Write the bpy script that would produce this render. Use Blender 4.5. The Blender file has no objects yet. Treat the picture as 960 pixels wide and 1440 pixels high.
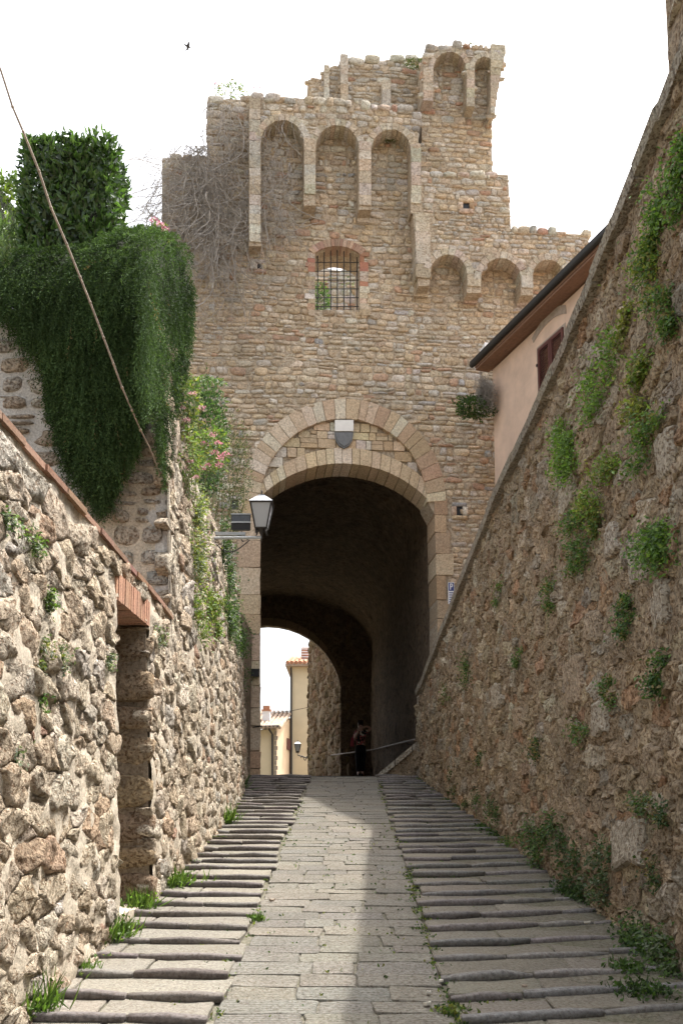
import bpy, bmesh, math, random
import numpy as np
from mathutils import Vector, Matrix

SC = bpy.context.scene
COL = SC.collection
R = math.radians
random.seed(7)

# ------------------------------------------------------------------ camera
F_PX, CX, HORIZON, PITCH, EYE = 1400.0, 489.0, 1155.0, R(8.0), 1.65   # measured on the 960 x 1440 photograph
CY = HORIZON - F_PX * math.tan(PITCH)
cam_data = bpy.data.cameras.new('camera')
cam = bpy.data.objects.new('camera', cam_data)
COL.objects.link(cam)
cam.location = (0, 0, EYE)
cam.rotation_euler = (math.pi / 2 + PITCH, 0, 0)
cam_data.sensor_fit = 'VERTICAL'
cam_data.sensor_height = 36.0
cam_data.sensor_width = 24.0
cam_data.lens = F_PX / 1440.0 * 36.0
cam_data.shift_x = -(CX - 480.0) / 1440.0
cam_data.shift_y = (CY - 720.0) / 1440.0
cam_data.clip_start = 0.1
cam_data.clip_end = 2000.0
SC.camera = cam

# ------------------------------------------------------------------ light
SUN_DIR = Vector((1.0, 0.85, 2.75)).normalized()      # towards the sun
SUN_EL = math.asin(SUN_DIR.z)
SUN_AZ = math.atan2(SUN_DIR.x, SUN_DIR.y)
world = bpy.data.worlds.new('World')
SC.world = world
world.use_nodes = True
wn, wl = world.node_tree.nodes, world.node_tree.links
wn.clear()
sky = wn.new('ShaderNodeTexSky')
sky.sky_type = 'NISHITA'
sky.sun_disc = False
sky.sun_elevation = SUN_EL
sky.sun_rotation = SUN_AZ
sky.air_density = 1.0
sky.dust_density = 7.0
sky.ozone_density = 1.0
hsv = wn.new('ShaderNodeHueSaturation')
hsv.inputs['Saturation'].default_value = 0.30
hsv.inputs['Value'].default_value = 1.0
bg = wn.new('ShaderNodeBackground')
bg.inputs['Strength'].default_value = 0.15
wo = wn.new('ShaderNodeOutputWorld')
wl.new(sky.outputs[0], hsv.inputs['Color'])
wl.new(hsv.outputs[0], bg.inputs['Color'])
wl.new(bg.outputs[0], wo.inputs['Surface'])

sun_data = bpy.data.lights.new('sun', 'SUN')
sun_data.energy = 2.0
sun_data.angle = R(0.9)
sun_data.color = (1.0, 0.95, 0.87)
sun = bpy.data.objects.new('sun', sun_data)
COL.objects.link(sun)
sun.rotation_euler = SUN_DIR.to_track_quat('Z', 'Y').to_euler()
sun.location = (6, 6, 30)

SC.view_settings.view_transform = 'Standard'
SC.view_settings.look = 'None'
SC.view_settings.gamma = 1.0
SC.view_settings.use_curve_mapping = False
SC.view_settings.exposure = 1.66
SC.cycles.max_bounces = 6
SC.cycles.diffuse_bounces = 4
SC.cycles.transparent_max_bounces = 6
SC.cycles.use_denoising = True

# ------------------------------------------------------------------ projection helpers (layout only)
_c, _s = math.cos(PITCH), math.sin(PITCH)
EYEV = np.array([0, 0, EYE])
def ray(px, py):
    a, b = (px - CX) / F_PX, -(py - CY) / F_PX
    return np.array([a, _c - b * _s, _s + b * _c])
def aty(px, py, y):
    d = ray(px, py)
    return EYEV + d * (y / d[1])
def onplane(px, py, p0, n):
    d = ray(px, py)
    t = np.dot(np.asarray(p0) - EYEV, n) / np.dot(d, n)
    return EYEV + d * t
def proj(P):
    P = np.atleast_2d(P) - EYEV
    dep = P[:, 1] * _c + P[:, 2] * _s
    up = -P[:, 1] * _s + P[:, 2] * _c
    dep = np.maximum(dep, 1e-3)
    return np.stack([CX + F_PX * P[:, 0] / dep, CY - F_PX * up / dep, dep], 1)
def inpoly(pt, poly):
    x, y = pt
    c = False
    j = len(poly) - 1
    for i in range(len(poly)):
        xi, yi = poly[i][0], poly[i][1]
        xj, yj = poly[j][0], poly[j][1]
        if (yi > y) != (yj > y) and x < (xj - xi) * (y - yi) / (yj - yi) + xi:
            c = not c
        j = i
    return c

# ------------------------------------------------------------------ noise
def _hash(ix, iy, iz):
    h = (ix.astype(np.int64) * 374761393 + iy.astype(np.int64) * 668265263 + iz.astype(np.int64) * 2147483647) & 0xffffffff
    h = ((h ^ (h >> 13)) * 1274126177) & 0xffffffff
    h = ((h ^ (h >> 16)) * 2246822519) & 0xffffffff
    return ((h ^ (h >> 15)) & 0xffff) / 65535.0
def vnoise(p):
    p = np.asarray(p, float)
    if len(p) < 300:      # cheap stand-in for single stones
        x, y, z = p[:, 0], p[:, 1], p[:, 2]
        return (np.sin(2.1 * x + 1.3 * y + 2.7 * z + 1.1) + np.sin(-1.7 * x + 2.9 * y + 1.1 * z + 4.2) + np.sin(3.3 * x - .7 * y - 2.2 * z + 2.5) + np.sin(.9 * x + 3.7 * y - 1.9 * z)) * .36
    i = np.floor(p).astype(np.int64)
    f = p - i
    f = f * f * (3 - 2 * f)
    o = 0
    for dx in (0, 1):
        for dy in (0, 1):
            for dz in (0, 1):
                w = (f[:, 0] if dx else 1 - f[:, 0]) * (f[:, 1] if dy else 1 - f[:, 1]) * (f[:, 2] if dz else 1 - f[:, 2])
                o = o + w * _hash(i[:, 0] + dx, i[:, 1] + dy, i[:, 2] + dz)
    return o * 2 - 1
def fbm(p, oct=4):
    p = np.asarray(p, float)
    a, o = 1.0, 0
    for k in range(oct):
        o = o + a * vnoise(p * (2 ** k) + 17.3 * k)
        a *= 0.5
    return o

# ------------------------------------------------------------------ mesh helpers
def set_col(me, col):
    n = len(me.vertices)
    col = np.asarray(col, float)
    if col.ndim == 1:
        col = np.repeat(col[None, :], n, 0)
    rgba = np.ones((n, 4), np.float32)
    rgba[:, :3] = col
    at = me.color_attributes.new('Col', 'FLOAT_COLOR', 'POINT')
    at.data.foreach_set('color', rgba.ravel())
def link(o, parent=None):
    COL.objects.link(o)
    if parent is not None:
        o.parent = parent
    return o
def mesh_obj(name, V, Fc, mat, parent=None, col=None, smooth=True, origin=None):
    V = np.asarray(V, float)
    loc = np.zeros(3)
    if origin is not None:
        loc = np.asarray(V.mean(0) if isinstance(origin, str) else origin, float)
        V = V - loc
    me = bpy.data.meshes.new(name)
    me.from_pydata([tuple(v) for v in V], [], [tuple(int(i) for i in f) for f in Fc])
    if col is not None:
        set_col(me, col)
    if smooth:
        me.polygons.foreach_set('use_smooth', np.ones(len(me.polygons), bool))
    me.materials.append(mat)
    me.update()
    o = bpy.data.objects.new(name, me)
    link(o, parent)
    o.location = loc
    return o
def tri_obj(name, V, T, mat, parent=None, col=None, smooth=False):
    """fast path: V (n,3), T (m,3)"""
    V = np.ascontiguousarray(V, np.float32)
    T = np.ascontiguousarray(T, np.int32)
    me = bpy.data.meshes.new(name)
    me.vertices.add(len(V))
    me.vertices.foreach_set('co', V.ravel())
    me.loops.add(T.size)
    me.loops.foreach_set('vertex_index', T.ravel())
    me.polygons.add(len(T))
    me.polygons.foreach_set('loop_start', np.arange(0, T.size, 3, dtype=np.int32))
    if smooth:
        me.polygons.foreach_set('use_smooth', np.ones(len(T), bool))
    me.update(calc_edges=True)
    if col is not None:
        set_col(me, col)
    me.materials.append(mat)
    o = bpy.data.objects.new(name, me)
    return link(o, parent)
def tag(o, label=None, cat=None, group=None, kind=None):
    if label: o['label'] = label
    if cat: o['category'] = cat
    if group: o['group'] = group
    if kind: o['kind'] = kind
    return o
def thing(name, loc, label=None, cat=None, group=None, kind=None):
    o = bpy.data.objects.new(name, None)
    o.empty_display_size = 0.2
    COL.objects.link(o)
    o.location = loc
    bpy.context.view_layer.update() if False else None
    return tag(o, label, cat, group, kind)
def adopt(o, parent):
    """parent at a moved Empty while keeping the child's world placement"""
    o.parent = parent
    o.matrix_parent_inverse = Matrix.Translation(-Vector(parent.location))
    return o
def mo(name, V, Fc, mat, th, **k):
    return adopt(mesh_obj(name, V, Fc, mat, None, **k), th)
def to(name, V, T, mat, th, **k):
    return adopt(tri_obj(name, V, T, mat, None, **k), th)

class MB:
    """collects simple solids for one part"""
    def __init__(s): s.V, s.F = [], []
    def add(s, V, Fc):
        n = len(s.V)
        s.V += [tuple(v) for v in V]
        s.F += [tuple(i + n for i in f) for f in Fc]
        return s
    def hexa(s, p):          # 8 points: bottom loop 4, top loop 4
        return s.add(p, [(3, 2, 1, 0), (4, 5, 6, 7), (0, 1, 5, 4), (1, 2, 6, 5), (2, 3, 7, 6), (3, 0, 4, 7)])
    def box(s, x0, x1, y0, y1, z0, z1):
        return s.hexa([(x0, y0, z0), (x1, y0, z0), (x1, y1, z0), (x0, y1, z0), (x0, y0, z1), (x1, y0, z1), (x1, y1, z1), (x0, y1, z1)])
    def tube(s, pts, rad, n=6, caps=True):
        pts = [Vector(p) for p in pts]
        if not hasattr(rad, '__len__'): rad = [rad] * len(pts)
        V, Fc = [], []
        up = Vector((0.13, 0.31, 0.94)).normalized()
        for i, p in enumerate(pts):
            t = (pts[min(i + 1, len(pts) - 1)] - pts[max(i - 1, 0)]).normalized()
            a = t.cross(up)
            if a.length < 1e-3: a = t.cross(Vector((1, 0, 0)))
            a.normalize(); b = t.cross(a)
            for k in range(n):
                an = 2 * math.pi * k / n
                V.append(p + (a * math.cos(an) + b * math.sin(an)) * rad[i])
        for i in range(len(pts) - 1):
            for k in range(n):
                Fc.append((i * n + k, i * n + (k + 1) % n, (i + 1) * n + (k + 1) % n, (i + 1) * n + k))
        if caps:
            Fc.append(tuple(range(n))[::-1]); Fc.append(tuple((len(pts) - 1) * n + k for k in range(n)))
        return s.add(V, Fc)
    def lathe(s, prof, c, n=12):  # prof (r, z)
        V, Fc = [], []
        for r, z in prof:
            for k in range(n):
                a = 2 * math.pi * k / n
                V.append((c[0] + r * math.cos(a), c[1] + r * math.sin(a), c[2] + z))
        for i in range(len(prof) - 1):
            for k in range(n):
                Fc.append((i * n + k, i * n + (k + 1) % n, (i + 1) * n + (k + 1) % n, (i + 1) * n + k))
        Fc.append(tuple(range(n))[::-1]); Fc.append(tuple((len(prof) - 1) * n + k for k in range(n)))
        return s.add(V, Fc)
    def build(s, name, mat, th=None, smooth=False, col=None, origin=None):
        o = mesh_obj(name, s.V, s.F, mat, None, smooth=smooth, col=col, origin=origin)
        return adopt(o, th) if th is not None else o

# ------------------------------------------------------------------ materials
def new_mat(name):
    m = bpy.data.materials.new(name)
    m.use_nodes = True
    nt = m.node_tree
    nt.nodes.clear()
    out = nt.nodes.new('ShaderNodeOutputMaterial')
    return m, nt, out
def nd(nt, t, **k):
    n = nt.nodes.new(t)
    for a, b in k.items():
        if hasattr(n, a): setattr(n, a, b)
        else: n.inputs[a].default_value = b
    return n
def mixc(nt, mode, fac, a, b):
    n = nt.nodes.new('ShaderNodeMix')
    n.data_type = 'RGBA'
    n.blend_type = mode
    n.clamp_factor = True
    for sock, v in (('Factor', fac), ('A', a), ('B', b)):
        s = [i for i in n.inputs if i.name == sock and (i.type == ('VALUE' if sock == 'Factor' else 'RGBA'))][0]
        if isinstance(v, (int, float)): s.default_value = v
        elif isinstance(v, tuple): s.default_value = (*v, 1) if len(v) == 3 else v
        else: nt.links.new(v, s)
    return [o for o in n.outputs if o.type == 'RGBA'][0]
def ramp(nt, src, stops):
    r = nt.nodes.new('ShaderNodeValToRGB')
    e = r.color_ramp.elements
    while len(e) < len(stops): e.new(0.5)
    for k, (p, c) in enumerate(stops):
        e[k].position = p
        e[k].color = (c, c, c, 1) if isinstance(c, (int, float)) else (*c, 1)
    nt.links.new(src, r.inputs[0])
    return r.outputs[0]
def stone_mat(name, base=None, grain=26.0, pits=45.0, bump=0.5, dist=0.02, stain=(0.45, 0.40, 0.33), stain_amt=0.35, pit_amt=0.6, rough=0.92, lichen=0.0, tool=False):
    m, nt, out = new_mat(name)
    L = nt.links
    geo = nd(nt, 'ShaderNodeNewGeometry')
    P = geo.outputs['Position']
    if base is None:
        at = nd(nt, 'ShaderNodeAttribute', attribute_name='Col')
        c = at.outputs['Color']
    else:
        rgb = nd(nt, 'ShaderNodeRGB'); rgb.outputs[0].default_value = (*base, 1); c = rgb.outputs[0]
    n1 = nd(nt, 'ShaderNodeTexNoise', Scale=grain, Detail=8.0, Roughness=0.68); L.new(P, n1.inputs['Vector'])
    n2 = nd(nt, 'ShaderNodeTexNoise', Scale=3.1, Detail=6.0, Roughness=0.65); L.new(P, n2.inputs['Vector'])
    n3 = nd(nt, 'ShaderNodeTexNoise', Scale=pits, Detail=4.0, Roughness=0.6); L.new(P, n3.inputs['Vector'])
    g = ramp(nt, n1.outputs['Fac'], [(0.30, 0.55), (0.5, 1.0), (0.70, 1.42)])
    c = mixc(nt, 'MULTIPLY', 1.0, c, g)
    st = ramp(nt, n2.outputs['Fac'], [(0.42, 0.0), (0.68, 1.0)])
    f = nd(nt, 'ShaderNodeMath', operation='MULTIPLY'); L.new(st, f.inputs[0]); f.inputs[1].default_value = stain_amt
    c = mixc(nt, 'MIX', f.outputs[0], c, stain)
    pit = ramp(nt, n3.outputs['Fac'], [(0.38, 1.0), (0.49, 0.0)])
    f2 = nd(nt, 'ShaderNodeMath', operation='MULTIPLY'); L.new(pit, f2.inputs[0]); f2.inputs[1].default_value = pit_amt
    c = mixc(nt, 'MULTIPLY', f2.outputs[0], c, (0.46, 0.34, 0.25))
    if lichen > 0:
        n4 = nd(nt, 'ShaderNodeTexNoise', Scale=1.3, Detail=7.0, Roughness=0.7); L.new(P, n4.inputs['Vector'])
        li = ramp(nt, n4.outputs['Fac'], [(0.5, 0.0), (0.66, 1.0)])
        f3 = nd(nt, 'ShaderNodeMath', operation='MULTIPLY'); L.new(li, f3.inputs[0]); f3.inputs[1].default_value = lichen
        c = mixc(nt, 'MIX', f3.outputs[0], c, (0.20, 0.19, 0.16))
    b = nd(nt, 'ShaderNodeBsdfPrincipled', Roughness=rough)
    b.inputs['Specular IOR Level'].default_value = 0.2
    L.new(c, b.inputs['Base Color'])
    hm = nd(nt, 'ShaderNodeMath', operation='SUBTRACT')
    L.new(n1.outputs['Fac'], hm.inputs[0])
    pm = nd(nt, 'ShaderNodeMath', operation='MULTIPLY'); L.new(pit, pm.inputs[0]); pm.inputs[1].default_value = 0.5 * pit_amt
    L.new(pm.outputs[0], hm.inputs[1])
    n5 = nd(nt, 'ShaderNodeTexNoise', Scale=grain * .36, Detail=4.0, Roughness=0.6); L.new(P, n5.inputs['Vector'])
    m5 = nd(nt, 'ShaderNodeMath', operation='MULTIPLY'); L.new(n5.outputs['Fac'], m5.inputs[0]); m5.inputs[1].default_value = 0.9 if not tool else 0.0
    a5 = nd(nt, 'ShaderNodeMath', operation='ADD'); L.new(hm.outputs[0], a5.inputs[0]); L.new(m5.outputs[0], a5.inputs[1])
    h = a5.outputs[0]
    if tool:
        sx = nd(nt, 'ShaderNodeMapping'); sx.inputs['Scale'].default_value = (0.55, 1, 1); L.new(P, sx.inputs['Vector'])
        w = nd(nt, 'ShaderNodeTexWave', wave_type='BANDS', bands_direction='Y', Scale=11.0, Distortion=3.5, Detail=3.0)
        w.inputs['Detail Scale'].default_value = 2.5
        L.new(sx.outputs[0], w.inputs['Vector'])
        wm = nd(nt, 'ShaderNodeMath', operation='MULTIPLY'); L.new(w.outputs['Fac'], wm.inputs[0]); wm.inputs[1].default_value = 0.55
        ad = nd(nt, 'ShaderNodeMath', operation='ADD'); L.new(h, ad.inputs[0]); L.new(wm.outputs[0], ad.inputs[1]); h = ad.outputs[0]
    bp = nd(nt, 'ShaderNodeBump', Strength=bump, Distance=dist)
    L.new(h, bp.inputs['Height'])
    L.new(bp.outputs[0], b.inputs['Normal'])
    L.new(b.outputs[0], out.inputs[0])
    return m
def plain_mat(name, col, rough=0.7, metal=0.0, bump=0.0, scale=40.0, var=0.15, spec=0.4):
    m, nt, out = new_mat(name)
    L = nt.links
    geo = nd(nt, 'ShaderNodeNewGeometry')
    n = nd(nt, 'ShaderNodeTexNoise', Scale=scale, Detail=5.0, Roughness=0.6); L.new(geo.outputs['Position'], n.inputs['Vector'])
    g = ramp(nt, n.outputs['Fac'], [(0.3, 1 - var), (0.7, 1 + var)])
    c = mixc(nt, 'MULTIPLY', 1.0, col, g)
    b = nd(nt, 'ShaderNodeBsdfPrincipled', Roughness=rough, Metallic=metal)
    b.inputs['Specular IOR Level'].default_value = spec
    L.new(c, b.inputs['Base Color'])
    if bump:
        bp = nd(nt, 'ShaderNodeBump', Strength=bump, Distance=0.01); L.new(n.outputs['Fac'], bp.inputs['Height']); L.new(bp.outputs[0], b.inputs['Normal'])
    L.new(b.outputs[0], out.inputs[0])
    return m
def leaf_mat(name, trans=0.4, rough=0.5, spec=0.35, tint=(1.5, 1.6, 0.8)):
    m, nt, out = new_mat(name)
    L = nt.links
    at = nd(nt, 'ShaderNodeAttribute', attribute_name='Col')
    b = nd(nt, 'ShaderNodeBsdfPrincipled', Roughness=rough)
    b.inputs['Specular IOR Level'].default_value = spec
    L.new(at.outputs['Color'], b.inputs['Base Color'])
    t = nd(nt, 'ShaderNodeBsdfTranslucent')
    tc = mixc(nt, 'MULTIPLY', 1.0, at.outputs['Color'], tint)
    L.new(tc, t.inputs['Color'])
    mx = nd(nt, 'ShaderNodeMixShader'); mx.inputs[0].default_value = trans
    L.new(b.outputs[0], mx.inputs[1]); L.new(t.outputs[0], mx.inputs[2])
    L.new(mx.outputs[0], out.inputs[0])
    return m

M = {}
M['tower'] = stone_mat('tower_stone', grain=22, pits=30, bump=0.55, dist=0.03, stain=(0.48, 0.37, 0.25), stain_amt=0.4, pit_amt=0.55, lichen=0.36)
M['tower_mortar'] = stone_mat('tower_mortar', base=(0.47, 0.395, 0.30), grain=20, pits=26, bump=0.6, dist=0.04, stain=(0.34, 0.26, 0.18), stain_amt=0.6, lichen=0.2)
M['ashlar'] = stone_mat('travertine_ashlar', grain=30, pits=38, bump=0.3, dist=0.015, stain=(0.44, 0.31, 0.2), stain_amt=0.35, pit_amt=0.35)
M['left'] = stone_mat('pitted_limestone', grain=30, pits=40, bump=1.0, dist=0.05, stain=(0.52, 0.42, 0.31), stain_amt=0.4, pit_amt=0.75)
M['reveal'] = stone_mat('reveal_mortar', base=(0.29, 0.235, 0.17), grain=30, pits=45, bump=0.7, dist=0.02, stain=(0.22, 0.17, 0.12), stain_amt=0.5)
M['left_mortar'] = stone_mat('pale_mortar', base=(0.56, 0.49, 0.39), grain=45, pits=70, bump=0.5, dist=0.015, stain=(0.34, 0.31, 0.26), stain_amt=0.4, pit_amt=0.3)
M['grey_mortar'] = stone_mat('grey_mortar', base=(0.50, 0.485, 0.455), grain=45, pits=70, bump=0.4, dist=0.012, stain=(0.34, 0.33, 0.32), stain_amt=0.4, pit_amt=0.2)
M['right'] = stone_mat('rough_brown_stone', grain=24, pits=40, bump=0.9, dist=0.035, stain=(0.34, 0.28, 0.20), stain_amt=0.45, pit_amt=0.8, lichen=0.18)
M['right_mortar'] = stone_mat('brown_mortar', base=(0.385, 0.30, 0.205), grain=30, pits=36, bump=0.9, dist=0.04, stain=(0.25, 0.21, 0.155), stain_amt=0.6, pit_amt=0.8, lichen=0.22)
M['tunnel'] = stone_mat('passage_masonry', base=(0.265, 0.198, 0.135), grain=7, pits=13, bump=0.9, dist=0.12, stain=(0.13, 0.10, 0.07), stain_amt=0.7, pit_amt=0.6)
M['paving'] = stone_mat('tooled_paving', grain=40, pits=60, bump=0.6, dist=0.012, stain=(0.135, 0.125, 0.105), stain_amt=0.55, pit_amt=0.6, tool=True)
M['joint'] = stone_mat('joint_soil', base=(0.165, 0.152, 0.122), grain=30, pits=50, bump=0.6, dist=0.01, stain=(0.10, 0.11, 0.05), stain_amt=0.5)
M['nosing'] = stone_mat('worn_step_stone', grain=40, pits=60, bump=0.5, dist=0.01, stain=(0.21, 0.19, 0.17), stain_amt=0.35, pit_amt=0.4)
M['tread'] = stone_mat('step_tread', grain=50, pits=70, bump=0.5, dist=0.008, stain=(0.21, 0.19, 0.15), stain_amt=0.5, pit_amt=0.5)
M['brick'] = stone_mat('red_brick', grain=60, pits=80, bump=0.4, dist=0.006, stain=(0.36, 0.26, 0.2), stain_amt=0.3, pit_amt=0.3)
M['soil'] = stone_mat('garden_soil', base=(0.12, 0.09, 0.06), grain=9, pits=20, bump=0.7, dist=0.03)
M['ground'] = stone_mat('dry_ground', base=(0.17, 0.15, 0.10), grain=2, pits=6, bump=0.4, dist=0.05)
M['plaster'] = plain_mat('salmon_plaster', (0.66, 0.49, 0.38), 0.9, bump=0.3, scale=2.2, var=0.16)
M['cream'] = plain_mat('cream_plaster', (0.62, 0.52, 0.36), 0.9, bump=0.15, scale=2.0, var=0.06)
M['orange_plaster'] = plain_mat('apricot_plaster', (0.60, 0.44, 0.29), 0.9, bump=0.15, scale=2.0, var=0.08)
M['relief'] = plain_mat('weathered_relief', (0.36, 0.30, 0.25), 0.95, bump=0.5, scale=14.0, var=0.2)
M['gutter'] = plain_mat('dark_gutter', (0.035, 0.035, 0.035), 0.55, metal=0.3)
M['soffit'] = plain_mat('brown_soffit_boards', (0.23, 0.13, 0.085), 0.75, bump=0.2, scale=16)
M['shutter'] = plain_mat('dark_red_shutter', (0.10, 0.032, 0.026), 0.55, bump=0.1)
M['iron'] = plain_mat('old_iron', (0.055, 0.05, 0.048), 0.6, metal=0.6)
M['zinc'] = plain_mat('pale_zinc', (0.42, 0.44, 0.46), 0.45, metal=0.7)
M['rust'] = plain_mat('rail_metal', (0.24, 0.20, 0.17), 0.6, metal=0.4)
M['black'] = plain_mat('black_plastic_and_hole_shade', (0.018, 0.018, 0.02), 0.4)
M['lens'] = plain_mat('floodlight_glass', (0.10, 0.11, 0.13), 0.15)
M['terracotta'] = plain_mat('terracotta_tile', (0.40, 0.19, 0.11), 0.85, bump=0.4, scale=9, var=0.35)
M['rooftile'] = plain_mat('old_roof_tile', (0.33, 0.245, 0.18), 0.9, bump=0.4, scale=6, var=0.35)
M['white'] = plain_mat('white_marble', (0.72, 0.70, 0.66), 0.6, bump=0.1, scale=9, var=0.08)
M['slate'] = plain_mat('grey_slate_field', (0.15, 0.155, 0.16), 0.7, bump=0.2, scale=20, var=0.2)
M['sign_white'] = plain_mat('sign_white', (0.75, 0.76, 0.78), 0.5, var=0.03)
M['sign_blue'] = plain_mat('sign_blue', (0.04, 0.06, 0.22), 0.5, var=0.03)
M['wood'] = plain_mat('old_door_wood', (0.08, 0.055, 0.035), 0.8, bump=0.3)
M['cane'] = plain_mat('dry_cane', (0.26, 0.205, 0.155), 0.75, bump=0.3, scale=30, var=0.3)
M['vine'] = plain_mat('dry_vine_stem', (0.38, 0.35, 0.32), 0.9, scale=12, var=0.3)
M['inner'] = plain_mat('dark_twigs_and_shade', (0.028, 0.036, 0.016), 0.95, bump=0.8, scale=30, var=0.5)  # near-black colour for the shade inside the bushes, also used on rosemary branches
M['stem'] = plain_mat('green_stem', (0.13, 0.13, 0.05), 0.8)
M['leaf'] = leaf_mat('soft_leaf', 0.38)
M['laurel'] = leaf_mat('laurel_leaf', 0.30, 0.30, 0.5)
M['needle'] = leaf_mat('rosemary_needle', 0.18, 0.75, 0.1)
M['petal'] = leaf_mat('flower_petal', 0.35, 0.7, 0.2, (1.1, 1.1, 1.1))
M['skin'] = plain_mat('skin', (0.62, 0.40, 0.31), 0.55, var=0.05)
M['hair'] = plain_mat('dark_hair', (0.035, 0.016, 0.013), 0.5)
M['trousers'] = plain_mat('black_cloth', (0.012, 0.012, 0.014), 0.9)
M['red'] = plain_mat('red_leather', (0.42, 0.03, 0.05), 0.5)
M['bird'] = plain_mat('dark_feathers', (0.03, 0.028, 0.03), 0.8)
M['paper'] = plain_mat('pale_scrap', (0.6, 0.57, 0.5), 0.8)
def glass_mat():
    m, nt, out = new_mat('frosted_pane')
    b = nd(nt, 'ShaderNodeBsdfPrincipled', Roughness=0.35)
    b.inputs['Base Color'].default_value = (0.62, 0.63, 0.64, 1)
    t = nd(nt, 'ShaderNodeBsdfTranslucent'); t.inputs['Color'].default_value = (0.75, 0.75, 0.76, 1)
    mx = nd(nt, 'ShaderNodeMixShader'); mx.inputs[0].default_value = 0.5
    nt.links.new(b.outputs[0], mx.inputs[1]); nt.links.new(t.outputs[0], mx.inputs[2]); nt.links.new(mx.outputs[0], out.inputs[0])
    return m
M['pane'] = glass_mat()
def blouse_mat():
    m, nt, out = new_mat('patterned_blouse')
    geo = nd(nt, 'ShaderNodeNewGeometry')
    v = nd(nt, 'ShaderNodeTexVoronoi', Scale=16.0); nt.links.new(geo.outputs['Position'], v.inputs['Vector'])
    r = nt.nodes.new('ShaderNodeValToRGB'); r.color_ramp.interpolation = 'CONSTANT'
    e = r.color_ramp.elements
    e[0].position = 0; e[0].color = (0.03, 0.02, 0.02, 1); e[1].position = 0.35; e[1].color = (0.75, 0.66, 0.56, 1)
    x = e.new(0.62); x.color = (0.55, 0.16, 0.15, 1)
    sp = nd(nt, 'ShaderNodeSeparateColor'); nt.links.new(v.outputs['Color'], sp.inputs[0]); nt.links.new(sp.outputs[0], r.inputs[0])
    b = nd(nt, 'ShaderNodeBsdfPrincipled', Roughness=0.85); nt.links.new(r.outputs[0], b.inputs['Base Color'])
    nt.links.new(b.outputs[0], out.inputs[0])
    return m
M['blouse'] = blouse_mat()

# ------------------------------------------------------------------ stones
def clip_half(poly, p, n):
    """keep the side where (x - p).n <= 0"""
    out = []
    m = len(poly)
    for i in range(m):
        a, b = poly[i], poly[(i + 1) % m]
        da, db = (a[0] - p[0]) * n[0] + (a[1] - p[1]) * n[1], (b[0] - p[0]) * n[0] + (b[1] - p[1]) * n[1]
        if da <= 0: out.append(a)
        if (da < 0 < db) or (db < 0 < da):
            t = da / (da - db)
            out.append((a[0] + (b[0] - a[0]) * t, a[1] + (b[1] - a[1]) * t))
    return out
def poly_area(p):
    return 0.5 * abs(sum(p[i][0] * p[(i + 1) % len(p)][1] - p[(i + 1) % len(p)][0] * p[i][1] for i in range(len(p))))
def rubble_cells(u0, u1, v0, v1, mw, mh, seed, inside=None, small=0.3, size_at=None):
    rng = random.Random(seed)
    S, Wt = [], []
    v, row = v0, 0
    while v < v1:
        rh = mh * rng.uniform(0.8, 1.25)
        u = u0 - rng.uniform(0, mw)
        while u < u1:
            w = mw * rng.uniform(0.6, 1.5)
            S.append((u + w / 2 + rng.uniform(-.1, .1) * w, v + rh / 2 + rng.uniform(-.33, .33) * rh))
            Wt.append(rng.uniform(-1, 1) * 0.10 * mw * mw)
            if rng.random() < small:
                S.append((u + w * rng.uniform(-.1, .1), v + rh * rng.uniform(-.1, .1)))
                Wt.append(-0.13 * mw * mw)
            u += w
        v += rh; row += 1
    S = np.array(S); Wt = np.array(Wt)
    asp = mw / mh
    S2 = S * np.array([1, asp])          # work in an isotropic space
    cells = []
    for i in range(len(S)):
        if inside and not inside(S[i][0], S[i][1]): continue
        d2 = ((S2 - S2[i]) ** 2).sum(1)
        idx = np.argsort(d2)[1:18]
        r = 1.3 * mw
        c = S2[i]
        poly = [(c[0] - r, c[1] - r), (c[0] + r, c[1] - r), (c[0] + r, c[1] + r), (c[0] - r, c[1] + r)]
        for j in idx:
            d = math.sqrt(d2[j])
            if d < 1e-6: continue
            n = (S2[j] - c) / d
            t = (d2[j] + Wt[i] - Wt[j]) / (2 * d)
            poly = clip_half(poly, c + n * t, n)
            if len(poly) < 3: break
        if len(poly) < 3: continue
        poly = [(p[0], p[1] / asp) for p in poly]
        if poly_area(poly) < 0.0012: continue
        cells.append(poly)
    return cells
def coursed_cells(u0, u1, v0, v1, hmin, hmax, wmin, wmax, seed, jit=0.012, inside=None, wave=0.02):
    rng = random.Random(seed)
    cells = []
    v = v0
    while v < v1:
        h = rng.uniform(hmin, hmax)
        u = u0 - rng.uniform(0, wmax)
        ph = rng.uniform(0, 6)
        while u < u1:
            w = rng.uniform(wmin, wmax)
            if rng.random() < 0.2: w *= 0.6
            dv = wave * math.sin(u * 1.1 + v * 0.7) + wave * 0.6 * math.sin(u * 2.7 + v * 1.9)
            def q(x, y): return (x + rng.uniform(-jit, jit), y + dv + rng.uniform(-jit, jit))
            if not inside or inside(u + w / 2, v + dv + h / 2):
                if h > 0.14 and rng.random() < 0.25:
                    m = rng.uniform(.4, .6)
                    cells.append([q(u, v), q(u + w, v), q(u + w, v + h * m), q(u, v + h * m)])
                    cells.append([q(u, v + h * m), q(u + w, v + h * m), q(u + w, v + h), q(u, v + h)])
                else:
                    cells.append([q(u, v), q(u + w, v), q(u + w, v + h), q(u, v + h)])
            u += w
        v += h
    return cells
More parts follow.
